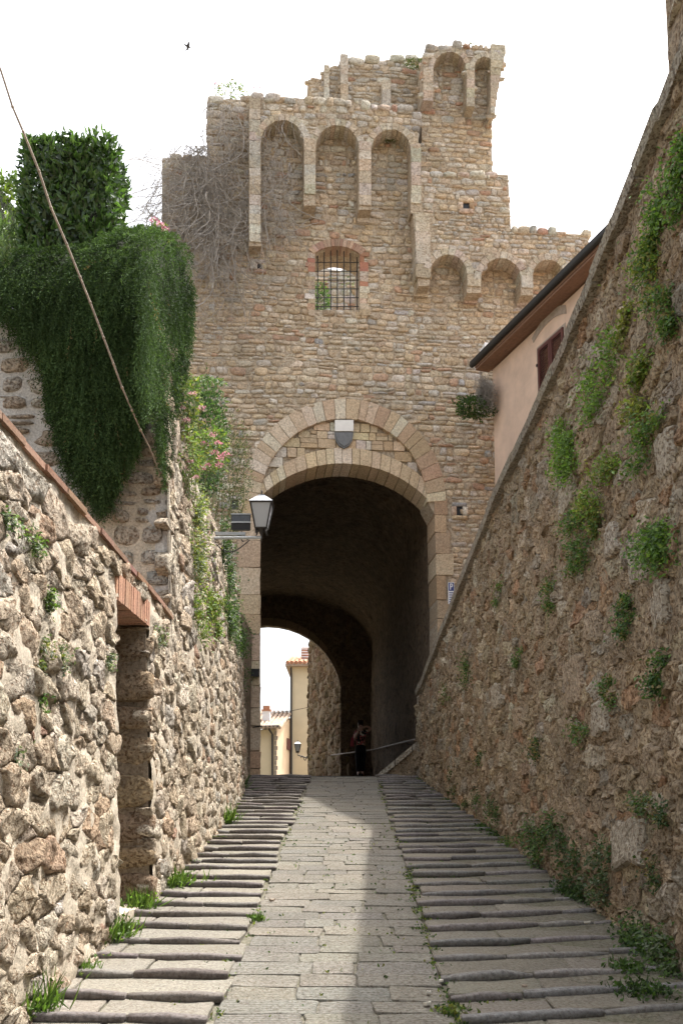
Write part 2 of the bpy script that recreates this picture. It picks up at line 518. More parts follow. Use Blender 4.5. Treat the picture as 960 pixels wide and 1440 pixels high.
def stone_uvw(poly, h, gap, rng, rough=1.0, flat=False, base=-0.05, detail=2):
    if len(poly) < 3: return None
    P = np.array(poly, float)
    c = P.mean(0)
    ext = P.max(0) - P.min(0)
    size = max(min(ext), 0.02)
    sc = np.array([max(0.4, 1 - gap / max(ext[0], .03)), max(0.4, 1 - gap / max(ext[1], .03))])
    pts = []
    n = len(P)
    per = sum(np.linalg.norm(P[(i + 1) % n] - P[i]) for i in range(n))
    for i in range(n):
        a, b = P[i], P[(i + 1) % n]
        l = np.linalg.norm(b - a)
        if l < per * 0.05:
            pts.append((a + b) / 2); continue
        k = (0.05, 0.95) if flat else ((0.2, 0.8) if detail < 3 else (0.06, 0.94))
        pts.append(a + (b - a) * k[0])
        if detail > 2 and l > per * .14:
            nn = np.array([a[1] - b[1], b[0] - a[0]])
            am = .012 if flat else .035
            pts.append(a + (b - a) * .37 + nn * rng.gauss(0, am)); pts.append(a + (b - a) * .63 + nn * rng.gauss(0, am))
        elif l > per * 0.16 and detail > 1: pts.append(a + (b - a) * .5)
        pts.append(a + (b - a) * k[1])
    pts = (np.array(pts) - c) * sc
    m = len(pts)
    jr = np.array([1 + rng.gauss(0, .035 * rough) for _ in range(m)])[:, None]
    pts = pts * jr
    if flat: prof = [(1.0, base), (1.0, h - min(.012, abs(h) * .3)), (0.975, h)]
    elif detail > 2: prof = [(1.0, base), (1.02, h * .45), (0.95, h * .88), (0.74, h * 1.02), (0.4, h)]
    elif detail > 1: prof = [(1.0, base), (1.02, h * .30), (0.90, h * .80), (0.55, h * 1.0)]
    else: prof = [(1.0, base), (1.0, h * .45), (0.80, h * .95)]
    tx, ty = rng.gauss(0, .12 * rough), rng.gauss(0, .12 * rough)
    hn = min(h, .05) if flat else h
    V = []
    for k, (s, w) in enumerate(prof):
        for p in pts:
            q = p * s
            ww = w
            if k > 0: ww = w + (q[0] * tx + q[1] * ty) * (0.6 if not flat else 0.12) * (w / max(h, 1e-4)) + rng.gauss(0, (.04 if flat else .07) * rough * hn)
            V.append((q[0] + c[0], q[1] + c[1], ww))
    V.append((c[0], c[1], h * (1.04 if not flat else 1.0)))
    Fc = []
    for k in range(len(prof) - 1):
        for i in range(m):
            j = (i + 1) % m
            Fc.append((k * m + i, k * m + j, (k + 1) * m + j, (k + 1) * m + i))
    k = len(prof) - 1
    for i in range(m): Fc.append((k * m + i, k * m + (i + 1) % m, len(V) - 1))
    return np.array(V), Fc
def ccw(poly):
    a = sum(poly[i][0] * poly[(i + 1) % len(poly)][1] - poly[(i + 1) % len(poly)][0] * poly[i][1] for i in range(len(poly)))
    return poly if a > 0 else poly[::-1]
def jitcol(c, rng, a=0.12, b=0.05):
    k = 1 + rng.gauss(0, a)
    return tuple(max(0.01, x * k * (1 + rng.gauss(0, b))) for x in c)
def pick(pal, rng):
    t = sum(p[0] for p in pal); r = rng.uniform(0, t)
    for w, c in pal:
        r -= w
        if r <= 0: return c
    return pal[-1][1]
def in_frame(q, m=20):
    return -m < q[0] < 960 + m and -m < q[1] < 1440 + m
def place_stones(th, stones, mat, name='stone', limit=300, rest='small_stones', hidden=None, smooth=True):
    """stones: list of (V world, faces, colour). The largest in view become objects, the rest one part."""
    info = []
    for k, (V, Fc, c) in enumerate(stones):
        q = proj(V)
        a = (q[:, 0].max() - q[:, 0].min()) * (q[:, 1].max() - q[:, 1].min())
        cen = (q[:, 0].mean(), q[:, 1].mean())
        vis = in_frame(cen, 0) and not (hidden and hidden(cen))
        info.append((-a if vis else 0, k))
    info.sort()
    top = [k for a, k in info[:limit] if a < 0]
    ts = set(top)
    for k in top:
        V, Fc, c = stones[k]
        mo(name, V, Fc, mat, th, col=c, origin='c', smooth=smooth)
    Vs, Fs, Cs, n = [], [], [], 0
    for k, (V, Fc, c) in enumerate(stones):
        if k in ts: continue
        Vs.append(V); Fs += [tuple(i + n for i in f) for f in Fc]; Cs.append(np.repeat(np.array(c)[None, :3], len(V), 0)); n += len(V)
    if Vs:
        o = mo(rest, np.concatenate(Vs), Fs, mat, th, col=np.concatenate(Cs), smooth=smooth)
        o['kind'] = 'stuff'
    return len(stones)
def displaced(name, pmap, u0, u1, v0, v1, du, dv, amp, freq, mat, th, keep=None, vtop=None, wofs=0.0, seed=0.0, vbot=None):
    """a sheet in wall coordinates with real relief; vtop(u)/vbot(u) give its edges"""
    nu, nv = int(round((u1 - u0) / du)) + 1, int(round((v1 - v0) / dv)) + 1
    us = np.linspace(u0, u1, nu)
    t = np.linspace(0, 1, nv)
    U, T = np.meshgrid(us, t, indexing='ij')
    top = np.array([vtop(u) for u in us]) if vtop else np.full(nu, v1)
    bot = np.array([vbot(u) for u in us]) if vbot else np.full(nu, v0)
    Vv = bot[:, None] + (top - bot)[:, None] * T
    n = fbm(np.stack([U.ravel() * freq + seed, Vv.ravel() * freq, np.full(U.size, 3.7 + seed)], 1), 4)
    Wd = wofs + amp * n
    P = pmap(U.ravel(), Vv.ravel(), Wd)
    Fc = []
    for i in range(nu - 1):
        for j in range(nv - 1):
            if keep and not keep(0.5 * (us[i] + us[i + 1]), 0.25 * (Vv[i, j] + Vv[i + 1, j] + Vv[i, j + 1] + Vv[i + 1, j + 1])): continue
            a = i * nv + j
            Fc.append((a, a + nv, a + nv + 1, a + 1))
    return mo(name, P, Fc, mat, th)

# ------------------------------------------------------------------ leaves
def unit(v):
    return v / np.maximum(np.linalg.norm(v, axis=-1, keepdims=True), 1e-9)
def leaves(name, pos, dirs, nrm, L, Wd, cols, mat, th=None, fold=0.25):
    pos, dirs, nrm = np.asarray(pos), unit(np.asarray(dirs)), np.asarray(nrm)
    N = len(pos)
    L = np.broadcast_to(np.asarray(L, float).reshape(-1, 1), (N, 1)); Wd = np.broadcast_to(np.asarray(Wd, float).reshape(-1, 1), (N, 1))
    side = unit(np.cross(dirs, nrm)); up = np.cross(side, dirs)
    mid = pos + dirs * L * .45
    V = np.stack([pos, mid + side * Wd * .5 + up * Wd * fold, pos + dirs * L - up * L * .08, mid - side * Wd * .5 + up * Wd * fold], 1).reshape(-1, 3)
    b = np.arange(N)[:, None] * 4
    T = np.concatenate([b + np.array([0, 1, 2]), b + np.array([0, 2, 3])], 0)
    C = np.repeat(np.asarray(cols), 4, 0)
    o = tri_obj(name, V, T, mat, None, col=C)
    if th is not None: o['kind'] = 'stuff'
    return adopt(o, th) if th is not None else o
def leafcols(rg, N, cols, spread=0.22):
    cols = np.array(cols)
    c = cols[rg.integers(0, len(cols), N)]
    return np.clip(c * (1 + rg.normal(0, spread, (N, 1))), 0.004, 1)

# ================================================================== LARGE STRUCTURE
_t = (CY - 963.0) / F_PX
K = (_t * _c + _s) / (_c - _t * _s)            # slope of the ramp
CREST, REAR = 17.7, 33.0
def zr(y):
    y = np.asarray(y, float)
    a = K * np.minimum(y, CREST)
    b = np.clip(y - CREST, 0, REAR - CREST) * 0.047
    c = np.maximum(y - REAR, 0) * -0.03
    return a + b + c
def zrf(y): return float(zr(y))
def interp(tab):
    xs, ys = [a for a, b in tab], [b for a, b in tab]
    return lambda u: np.interp(u, xs, ys)
RAMP_L, RAMP_R = -0.65, 0.52
xl = interp([(-3, -1.75), (4, -1.62), (6, -1.54), (8, -1.48), (12, -1.46), (14.5, -1.56), (18.2, -1.84)])
xr = interp([(-3, 2.2), (5.3, 1.92), (6.85, 1.86), (12, 1.60), (18.1, 1.22)])
BATL, BATR = 0.045, 0.02
def LP(u, v, w):
    u, v, w = np.asarray(u, float), np.asarray(v, float), np.asarray(w, float)
    return np.stack([xl(u) - BATL * (v - zr(u)) + w, u + 0 * w, v + 0 * w], -1)
def RP(u, v, w):
    u, v, w = np.asarray(u, float), np.asarray(v, float), np.asarray(w, float)
    return np.stack([xr(u) + BATR * (v - zr(u)) - w, u + 0 * w, v + 0 * w], -1)
def hit(px, py, f, t0=2.0, t1=40.0):
    d = ray(px, py)
    g = lambda t: f(EYEV + d * t)
    a, b = t0, t1
    ga = g(a)
    for _ in range(50):
        m = 0.5 * (a + b)
        if (g(m) > 0) == (ga > 0): a = m
        else: b = m
    return EYEV + d * a
def lw(px, py, w=0.0):
    p = hit(px, py, lambda P: P[0] - float(LP(P[1], P[2], w)[0])); return p[1], p[2]
def rw(px, py, w=0.0):
    p = hit(px, py, lambda P: float(RP(P[1], P[2], w)[0]) - P[0]); return p[1], p[2]
def gr(px, py, w=0.0):
    return hit(px, py, lambda P: P[2] - zrf(P[1]) - w, 2.0, 60.0)

# ---- ground
V, Fc = [], []
o = mesh_obj('ground', [(-900, -900, -1.2), (900, -900, -1.2), (900, 900, -1.2), (-900, 900, -1.2)], [(0, 1, 2, 3)], M['ground'], smooth=False)
tag(o, kind='structure', label='dry ground around the walled street')

# ---- ramp bed: one solid bed under paving and steps, running on through the passage
ys = list(np.arange(-6, 18.5, 0.5)) + [19, 22, 26, 30, 33, 36, 40, 50, 70]
V, Fc = [], []
for y in ys:
    wl_, wr_ = (-2.6, 2.8) if y < 17.6 else ((-2.2 - (y - 17.6) * .28, 2.2 - (y - 17.6) * .06) if y < 33.5 else (-9, 1.2))
    for x, z in ((wl_, -1.3), (wl_, zrf(y) - .012), (wr_, zrf(y) - .012), (wr_, -1.3)):
        V.append((x, y, z))
for i in range(len(ys) - 1):
    for k in range(4):
        Fc.append((i * 4 + k, i * 4 + (k + 1) % 4, i * 4 + 4 + (k + 1) % 4, i * 4 + 4 + k))
RAMP = mesh_obj('ramp', V, [f[::-1] for f in Fc], M['joint'], smooth=False)
tag(RAMP, 'paved stone ramp rising between the two walls to the gate', kind='structure')

def GP(u, v, w):      # u across, v along, w up, lying on the slope
    u, v, w = np.asarray(u, float), np.asarray(v, float), np.asarray(w, float)
    return np.stack([u, v, zr(v) + w], -1)

# paving slabs, laid in courses across the ramp
rng = random.Random(11)
v = 3.4
slabs = []
while v < 24:
    h = rng.uniform(0.14, 0.26) if v < CREST else 0.5
    u = RAMP_L + rng.uniform(-.02, .02)
    edge = (RAMP_R if v < CREST else 1.1) + rng.uniform(-.03, .03)
    if v >= CREST: u = -1.8
    sk = rng.uniform(-.02, .02)
    while u < edge - 0.02:
        w = rng.uniform(.2, .52)
        if edge - (u + w) < .16: w = edge - u
        j = lambda: rng.uniform(-.012, .012)
        poly = [(u + j(), v + j() + sk), (u + w + j(), v + j() - sk), (u + w + j(), v + h + j() - sk), (u + j(), v + h + j() + sk)]
        parts = [poly]
        if h > .27 and w < .45 and rng.random() < .25:
            mm = rng.uniform(.4, .6)
            a, b, c, d = poly
            e1 = (a[0] + (d[0] - a[0]) * mm, a[1] + (d[1] - a[1]) * mm); e2 = (b[0] + (c[0] - b[0]) * mm, b[1] + (c[1] - b[1]) * mm)
            parts = [[a, b, e2, e1], [e1, e2, c, d]]
        for p in parts:
            s = stone_uvw(p, .0, .006, rng, .45, flat=True, base=-.06, detail=3)
            Vv, Ff = s
            lift = rng.gauss(0, .0022)
            tilt = (rng.gauss(0, .006), rng.gauss(0, .006))
            c = Vv[:, :2].mean(0)
            ww = np.where(Vv[:, 2] < -.03, -.06, lift + (Vv[:, 0] - c[0]) * tilt[0] + (Vv[:, 1] - c[1]) * tilt[1])
            mring = (len(Vv) - 1) // 3
            ww[mring:2 * mring] -= .007
            base = pick([(5, (.19, .179, .153)), (2, (.18, .174, .155)), (1.2, (.202, .186, .156)), (.5, (.165, .157, .14))], rng)
            slabs.append((GP(Vv[:, 0], Vv[:, 1], ww), Ff, jitcol(base, rng, .04, .008)))
        u += w
    v += h
place_stones(RAMP, slabs, M['paving'], 'paving_slab', 290, 'far_paving', smooth=False)

# ---- shallow steps on either side of the ramp
def bar_stone(x0, x1, y0, y1, z, hgt, dep, rng):
    """a worn nosing stone: rounded bar from (x0,y0) to (x1,y1), top at z"""
    prof = [(0.006, -1.4), (.0, -.6), (.002, -.24), (.012, -.07), (.03, .0), (1.0, -.06), (1.0, -1.4)]
    prof = [(a * dep if a >= 1 else a, b * hgt) for a, b in prof]
    n = max(3, int(abs(x1 - x0) / .16) + 1)
    V, Fc = [], []
    m = len(prof)
    k0 = rng.gauss(0, .002)
    for i in range(n):
        t = i / (n - 1)
        e = .012 if i in (0, n - 1) else 0
        dz, dy = rng.gauss(0, .0035) + k0, rng.gauss(0, .006)
        for a, b in prof:
            V.append((x0 + (x1 - x0) * t, y0 + (y1 - y0) * t + a + dy + e, z + b + dz - (e if b > -.5 * hgt else 0)))
    for i in range(n - 1):
        for k in range(m):
            Fc.append((i * m + k, (i + 1) * m + k, (i + 1) * m + (k + 1) % m, i * m + (k + 1) % m))
    Fc.append(tuple(range(m))); Fc.append(tuple((n - 1) * m + k for k in range(m))[::-1])
    return np.array(V), Fc
def build_steps(side, label, seed, skew):
    rng = random.Random(seed)
    base_pts = np.array([0, 0, 0])
    st = thing('steps', (0 + side * 1.2, 4, zrf(4)), label, kind='structure')
    y = 3.5
    rows = []
    while y < 17.9:
        rows.append(y); y += rng.uniform(.32, .40)
    nos, trd = [], []
    for i, y in enumerate(rows):
        yn = rows[i + 1] if i + 1 < len(rows) else y + .36
        if side < 0:
            xa = RAMP_L + rng.uniform(-.05, .03) ; xb = float(xl(y)) + rng.uniform(-.1, .03) - .05
        else:
            xa = RAMP_R + rng.uniform(-.03, .05); xb = float(xr(y)) + .12
        L = abs(xb - xa)
        sk = skew * rng.uniform(.97, 1.03)
        top = zrf(y) + .05 + rng.gauss(0, .002)
        # nosing stones
        cuts = [0]
        while cuts[-1] < 1:
            c = cuts[-1] + rng.uniform(.38, .8) / L
            cuts.append(1 if c > 1 - .2 / L else c)
        for a, b in zip(cuts[:-1], cuts[1:]):
            g = .006 / L
            x0, x1 = xa + (xb - xa) * (a + g), xa + (xb - xa) * (b - g)
            y0, y1 = y + abs(x0 - xa) * sk + rng.gauss(0, .005), y + abs(x1 - xa) * sk + rng.gauss(0, .005)
            if x0 > x1: x0, x1, y0, y1 = x1, x0, y1, y0
            Vv, Ff = bar_stone(x0, x1, y0, y1, top + rng.gauss(0, .002) + .004, rng.uniform(.034, .044), rng.uniform(.05, .07), rng)
            cc = pick([(4, (.14, .127, .122)), (2, (.16, .145, .137)), (1, (.185, .168, .155))], rng) if side < 0 else pick([(4, (.185, .177, .172)), (2, (.205, .195, .187))], rng)
            nos.append((Vv, Ff, jitcol(cc, rng, .08, .02)))
        # treads
        cuts = [0]
        while cuts[-1] < 1:
            c = cuts[-1] + rng.uniform(.4, .85) / L
            cuts.append(1 if c > 1 - .22 / L else c)
        for a, b in zip(cuts[:-1], cuts[1:]):
            x0, x1 = xa + (xb - xa) * a, xa + (xb - xa) * b
            ya0, ya1 = y + .05 + abs(x0 - xa) * sk, y + .05 + abs(x1 - xa) * sk
            yb0, yb1 = yn + .05 + abs(x0 - xa) * sk, yn + .05 + abs(x1 - xa) * sk
            p = ccw([(x0, ya0), (x1, ya1), (x1, yb1), (x0, yb0)])
            Vv, Ff = stone_uvw(p, .0, .010, rng, .6, flat=True, base=-.09, detail=2)
            yl0 = y + abs(Vv[:, 0] - xa) * sk
            z0 = top - .012 + (K * (yn - y) - .027) * np.clip((Vv[:, 1] - yl0 - .06) / (yn - y - .03), 0, 1)
            ww = np.where(Vv[:, 2] < -.03, -.09, rng.gauss(0, .003) + .006 * vnoise(Vv * 7 + 3.3))
            mr = (len(Vv) - 1) // 3
            ww[mr:2 * mr] -= .007
            W3 = np.stack([Vv[:, 0], Vv[:, 1], z0 + ww], 1)
            cc = pick([(3, (.20, .187, .16)), (2, (.22, .204, .175)), (1, (.18, .167, .143))], rng) if side < 0 else pick([(3, (.165, .152, .125)), (2, (.19, .175, .145))], rng)
            trd.append((W3, Ff, jitcol(cc, rng, .05, .012)))
    place_stones(st, nos, M['nosing'], 'nosing_stone', 150, 'far_nosing_stones')
    place_stones(st, trd, M['tread'], 'tread_stone', 150, 'far_tread_stones', smooth=False)
    return rows
LROWS = build_steps(-1, 'shallow worn stone steps on the sunlit side between ramp and left wall', 21, .10)
RROWS = build_steps(1, 'shallow worn stone steps in shade between ramp and the tall right wall', 22, .24)

# ================================================================== LEFT WALL
DU0, DZ1 = lw(157, 842)
DU1 = lw(204, 888)[0]
BAST = lw(236, 860)[0]                      # where the tall bastion begins
NEAR_TOP = 3.50
def ltop(u):
    if u < BAST: return float(np.interp(u, [-3, 4.2, BAST], [3.85, 3.62, 3.42]))
    return float(np.interp(u, [BAST, BAST + .5, BAST + 1.1, 11, 18.2], [6.1, 6.0, 5.25, 5.2, 5.1]))
def in_door(u, v, m=0.0): return DU0 - m < u < DU1 + m and v < DZ1 + .17 + m * .3
LEFT = thing('stone_wall', (float(xl(8)), 8, zrf(8)), 'sunlit pale rubble street wall with a brick-topped doorway, on the left', 'wall')
for nm, a, b, bot in (('mortar_bed', 3.0, DU0, None), ('mortar_bed', DU1, BAST, None), ('mortar_bed', DU0, DU1, DZ1 + .02)):
    displaced(nm, LP, a, b, 0, 4, .035, .035, .018, 7.0, M['left_mortar'], LEFT, vtop=ltop, vbot=(lambda u: zrf(u) - .15) if bot is None else (lambda u, q=bot: q), wofs=.026, seed=1.0)
displaced('mortar_bed', LP, BAST, 18.25, 0, 5.2, .05, .05, .018, 7.0, M['left_mortar'], LEFT, vtop=ltop, vbot=lambda u: zrf(u) - .15, wofs=.027, seed=1.0)
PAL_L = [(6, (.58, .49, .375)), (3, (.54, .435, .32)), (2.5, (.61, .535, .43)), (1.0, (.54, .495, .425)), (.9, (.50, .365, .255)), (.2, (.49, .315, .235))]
rng = random.Random(31)
def inL(u, v):
    return zrf(u) - .1 < v < ltop(u) - .05 and not in_door(u, v, .05)
cells = rubble_cells(3.2, 9.2, -.2, 5.9, .30, .165, 41, inL, small=.7) + [c for c in rubble_cells(9.2, 18.1, .5, 5.4, .27, .155, 42, inL, small=.35)]
ST = []
for p in cells:
    if len(p) < 3: continue
    p = ccw(p)
    a = math.sqrt(poly_area(p))
    near = np.mean([q[0] for q in p]) < 10
    s = stone_uvw(p, rng.uniform(.04, .15) * min(a, .3) * .9 + .024, rng.uniform(-.01, .022) if near else rng.uniform(-.01, .015), rng, 1.0, base=-.08, detail=3 if near else 2)
    if s is None: continue
    Vv, Ff = s
    nz = fbm(Vv * 9.0 + 5.1, 2)
    Vv[:, 2] += .012 * nz * (Vv[:, 2] > 0)
    Vv[:, 0] += .012 * fbm(Vv * 10 + 9.0, 2); Vv[:, 1] += .012 * fbm(Vv * 10 + 2.0, 2)
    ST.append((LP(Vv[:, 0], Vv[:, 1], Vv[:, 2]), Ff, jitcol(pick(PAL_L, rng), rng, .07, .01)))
# quoin stones down the far jamb of the doorway, turned into the reveal
v = zrf(DU1) - .05
while v < DZ1 - .05:
    h = rng.uniform(.16, .32)
    h = min(h, DZ1 - v)
    MBq = []
    poly = [(0, v), (.46, v), (.46, v + h), (0, v + h)]
    s = stone_uvw(poly, rng.uniform(.03, .06), .035, rng, 1.4, base=-.05)
    Vv, Ff = s
    x0 = LP(DU1, v + h / 2, 0)[0]
    Vv[:, 2] += .018 * fbm(Vv * 8 + v, 3)
    ST.append((np.stack([x0 + .06 - Vv[:, 0], np.full(len(Vv), DU1) - Vv[:, 2], Vv[:, 1]], 1), Ff, jitcol(pick([(2, (.44, .33, .21)), (1, (.38, .28, .19))], rng), rng, .1, .03)))
    v += h
place_stones(LEFT, ST, M['left'], 'stone', 300, 'small_stones')
# doorway: reveals, back, brick lintel
mb = MB()
xa = float(LP(DU1, 1.8, 0)[0])
mb.hexa([(xa - .75, DU1 - .025, .5), (xa + .06, DU1 - .025, .5), (xa + .06, DU1 + .1, .5), (xa - .75, DU1 + .3, .5), (xa - .80, DU1 - .025, DZ1), (xa - .05, DU1 - .025, DZ1), (xa - .05, DU1 + .1, DZ1), (xa - .80, DU1 + .3, DZ1)])
mb.hexa([(xa - .75, DU0 - .3, .5), (xa - .06, DU0 - .3, .5), (xa - .06, DU0 - .01, .5), (xa - .75, DU0 - .01, .5), (xa - .80, DU0 - .3, DZ1), (xa - .12, DU0 - .3, DZ1), (xa - .12, DU0 - .01, DZ1), (xa - .80, DU0 - .01, DZ1)])
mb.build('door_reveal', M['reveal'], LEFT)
d = MB().box(xa - .62, xa - .56, DU0 - .02, DU1 + .05, zrf(DU0) - .1, DZ1)
for k in range(6): d.box(xa - .56, xa - .545, DU0 + .01 + k * .17, DU0 + .16 + k * .17, zrf(DU0) - .1, DZ1 - .02)
d.build('door', M['wood'], LEFT)
sill = MB().box(xa - .56, xa + .02, DU0, DU1 + .03, .5, zrf(DU0) + .12)
sill.build('threshold', M['left_mortar'], LEFT)
# soldier course and the bricks of the soffit
nb = 17
bricks = []
for k in range(nb):
    a, b = DU0 - .02 + (DU1 - DU0 + .04) * k / nb, DU0 - .02 + (DU1 - DU0 + .04) * (k + 1) / nb
    q = rng.gauss(0, .002)
    p0 = LP((a + b) / 2, DZ1, 0)[0] + .035 + q
    m_ = MB().box(p0 - .26, p0, a + .0025, b - .0025, DZ1 + rng.gauss(0, .002), DZ1 + .19 + rng.gauss(0, .004))
    m_.build('brick', M['brick'], LEFT, col=jitcol((.44, .245, .165), rng, .07, .02), origin='c')
for k in range(5):
    p0 = LP(DU0, DZ1, 0)[0] - .23 - k * .11
    MB().box(p0 - .10, p0, DU0, DU1, DZ1 + .002, DZ1 + .06).build('soffit_brick', M['brick'], LEFT, col=jitcol((.33, .17, .11), rng, .1, .05), origin='c')
MB().box(xa - 1, xa - .16, DU0 - .1, DU1 + .1, DZ1 + .06, DZ1 + .19).build('lintel_core', M['left_mortar'], LEFT)
# thin tile coping along the sloping top
u = 3.0
while u < BAST - .05:
    l = min(rng.uniform(.28, .36), BAST - u)
    pts = []
    for uu in (u + .004, u + l - .004):
        c = LP(uu, ltop(uu), 0)
        pts.append((c[0], uu, ltop(uu)))
    (x0, y0, z0), (x1, y1, z1) = pts
    q = rng.gauss(0, .008)
    MB().hexa([(x0 - .34, y0, z0 - .01), (x0 + .05 + q, y0, z0 - .02), (x1 + .05 + q, y1, z1 - .02), (x1 - .34, y1, z1 - .01), (x0 - .34, y0, z0 + .05), (x0 + .05 + q, y0, z0 + .018), (x1 + .05 + q, y1, z1 + .018), (x1 - .34, y1, z1 + .05)]).build('coping_tile', M['brick'], LEFT, col=jitcol((.26, .155, .105), rng, .12, .05), origin='c')
    u += l
# bastion front: squared stones in grey mortar, facing down the street
BX = float(LP(BAST, 4.4, 0)[0])
def BP(u, v, w):
    u, v, w = np.asarray(u, float), np.asarray(v, float), np.asarray(w, float)
    return np.stack([float(xl(BAST)) - BATL * (v - zrf(BAST)) - .015 - u, BAST - w + 0 * u, v + 0 * u], -1)
FRONT = thing('bastion_wall', (BX - 2, BAST, 2.0), 'high wall end of squared stones in grey mortar below the hanging rosemary', 'wall')
displaced('mortar_bed', BP, 0, 6, 2.6, 6.32, .1, .08, .012, 3, M['grey_mortar'], FRONT, wofs=0.0)
ST = []
for p in coursed_cells(.06, 5.5, 2.6, 5.95, .14, .22, .20, .40, 51, .02):
    p = ccw(p)
    s = stone_uvw(p, rng.uniform(.02, .045), rng.uniform(.05, .09), rng, 1.6, base=-.05)
    Vv, Ff = s
    Vv[:, 0] = np.maximum(Vv[:, 0], -.02)
    Vv[:, 2] += .014 * fbm(Vv * 8 + 1.1, 3)
    W3 = BP(Vv[:, 0], Vv[:, 1], Vv[:, 2])
    ST.append((W3, [f[::-1] for f in Ff], jitcol(pick([(3, (.58, .54, .48)), (2, (.54, .46, .37)), (1, (.50, .48, .455))], rng), rng, .06, .01)))
place_stones(FRONT, ST, M['left'], 'stone', 300, 'hidden_stones')
mb = MB()
bxa, bxb = float(LP(BAST, 2.4, 0)[0]) + .015, float(LP(BAST, 6.09, 0)[0]) + .015
mb.hexa([(-7.5, BAST + .02, 2.4), (bxa, BAST + .005, 2.4), (bxa, BAST + .5, 2.4), (-7.5, BAST + .5, 2.4), (-7.5, BAST + .02, 6.3), (bxb, BAST + .005, 6.09), (bxb, BAST + .5, 6.09), (-7.5, BAST + .5, 6.3)])
mb.build('wall_core', M['grey_mortar'], FRONT)
# terraces behind the wall
tb = MB().box(-12, -1.75, BAST + .5, 17.9, -1.2, 5.05)
tag(tb.build('upper_terrace', M['soil']), 'garden terrace behind the left wall', kind='structure')
tb = MB().box(-12, -2.55, -4, BAST, -1.2, 3.2)
tag(tb.build('lower_terrace', M['soil']), 'lower garden behind the near left wall', kind='structure')
mb = MB()   # the body of the street wall behind its stones
for a, b in ((3.0, DU0 - .02), (DU1 + .02, BAST)):
    za = min(ltop(a), ltop(b)) - .02
    mb.hexa([(float(LP(a, 0, 0)[0]) - .55, a, -1), (float(LP(a, 0, 0)[0]) - .16, a, -1), (float(LP(b, 0, 0)[0]) - .16, b, -1), (float(LP(b, 0, 0)[0]) - .55, b, -1),
             (float(LP(a, za, 0)[0]) - .55, a, za), (float(LP(a, za, 0)[0]) - .06, a, za), (float(LP(b, za, 0)[0]) - .06, b, za), (float(LP(b, za, 0)[0]) - .55, b, za)])
prev = BAST
for b in (10.0, 12.0, 14.5, 18.2):
    a = prev; za = 5.08
    mb.hexa([(-2.4, a, -1), (float(LP(a, 0, 0)[0]) - .2, a, -1), (float(LP(b, 0, 0)[0]) - .2, b, -1), (-2.4, b, -1), (-2.4, a, za), (float(LP(a, za, 0)[0]) - .07, a, za), (float(LP(b, za, 0)[0]) - .07, b, za), (-2.4, b, za)])
    prev = b
mb.build('wall_core', M['left_mortar'], LEFT)

# ================================================================== RIGHT WALL
_rt = [rw(px, py, .09) for px, py in ((960, 45), (940, 100), (900, 205), (855, 320), (800, 455), (745, 580), (690, 700), (640, 828), (607, 915), (584, 972))]
_rt = sorted(_rt)
_ru, _rv = [a for a, b in _rt], [b for a, b in _rt]
REND = _ru[-1]
def rtop(u): return float(np.interp(u, [-3] + _ru + [20], [_rv[0] + .9] + _rv + [_rv[-1]]))
RIGHT = thing('stone_wall', (float(xr(8)), 8, zrf(8)), 'very tall shaded brown rubble wall with weeds growing from it, on the right', 'wall')
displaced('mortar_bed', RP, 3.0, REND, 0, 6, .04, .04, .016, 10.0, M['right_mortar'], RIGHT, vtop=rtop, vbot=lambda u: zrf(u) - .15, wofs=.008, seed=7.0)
rng = random.Random(61)
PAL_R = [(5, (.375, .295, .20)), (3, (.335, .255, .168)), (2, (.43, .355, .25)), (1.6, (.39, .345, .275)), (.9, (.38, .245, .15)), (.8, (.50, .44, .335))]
def inR(u, v): return zrf(u) - .1 < v < rtop(u) - .06
cells = rubble_cells(3.6, REND, -.2, 7.3, .27, .16, 62, inR, small=.5)
ST = []
for p in cells:
    p = ccw(p)
    a = math.sqrt(poly_area(p))
    s = stone_uvw(p, rng.uniform(.012, .034) * min(1.3, a / .18), rng.uniform(.0, .03), rng, 1.3, base=-.08, detail=3)
    if s is None: continue
    Vv, Ff = s
    Vv[:, 2] += .016 * fbm(Vv * 12 + 3.1, 3) * (Vv[:, 2] > -.02) - .004
    Vv[:, 0] += .016 * fbm(Vv * 11 + 9.0, 2); Vv[:, 1] += .016 * fbm(Vv * 11 + 2.0, 2)
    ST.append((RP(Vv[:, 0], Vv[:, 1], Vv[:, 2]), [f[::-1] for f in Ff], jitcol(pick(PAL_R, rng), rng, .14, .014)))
for px, py, w_, h_ in ((812, 955, 26, 60), (905, 790, 22, 60), (935, 850, 24, 70), (850, 1010, 20, 46), (890, 1190, 50, 66), (925, 1075, 22, 50), (735, 1010, 12, 30), (800, 700, 20, 44), (865, 760, 20, 40), (760, 880, 14, 34), (700, 980, 10, 26), (840, 880, 18, 40), (940, 640, 26, 60)):
    (ua, _), (ub, _) = rw(px - w_ / 2, py), rw(px + w_ / 2, py)
    va, vb = rw(px, py + h_ / 2)[1], rw(px, py - h_ / 2)[1]
    ua, ub = min(ua, ub), max(ua, ub)
    j = lambda a: rng.uniform(-.12, .12) * a
    du, dv = ub - ua, vb - va
    p = ccw([(ua + j(du), va + j(dv)), (ub + j(du), va + j(dv)), (ub + j(du), vb + j(dv)), ((ua + ub) / 2 + j(du), vb + abs(j(dv))), (ua + j(du), vb + j(dv))])
    Vv, Ff = stone_uvw(p, .055, .0, rng, 1.0, base=-.06, detail=3)
    ST.append((RP(Vv[:, 0], Vv[:, 1], Vv[:, 2]), [f[::-1] for f in Ff], jitcol(pick([(2, (.46, .41, .33)), (1, (.42, .33, .235))], rng), rng, .06, .01)))
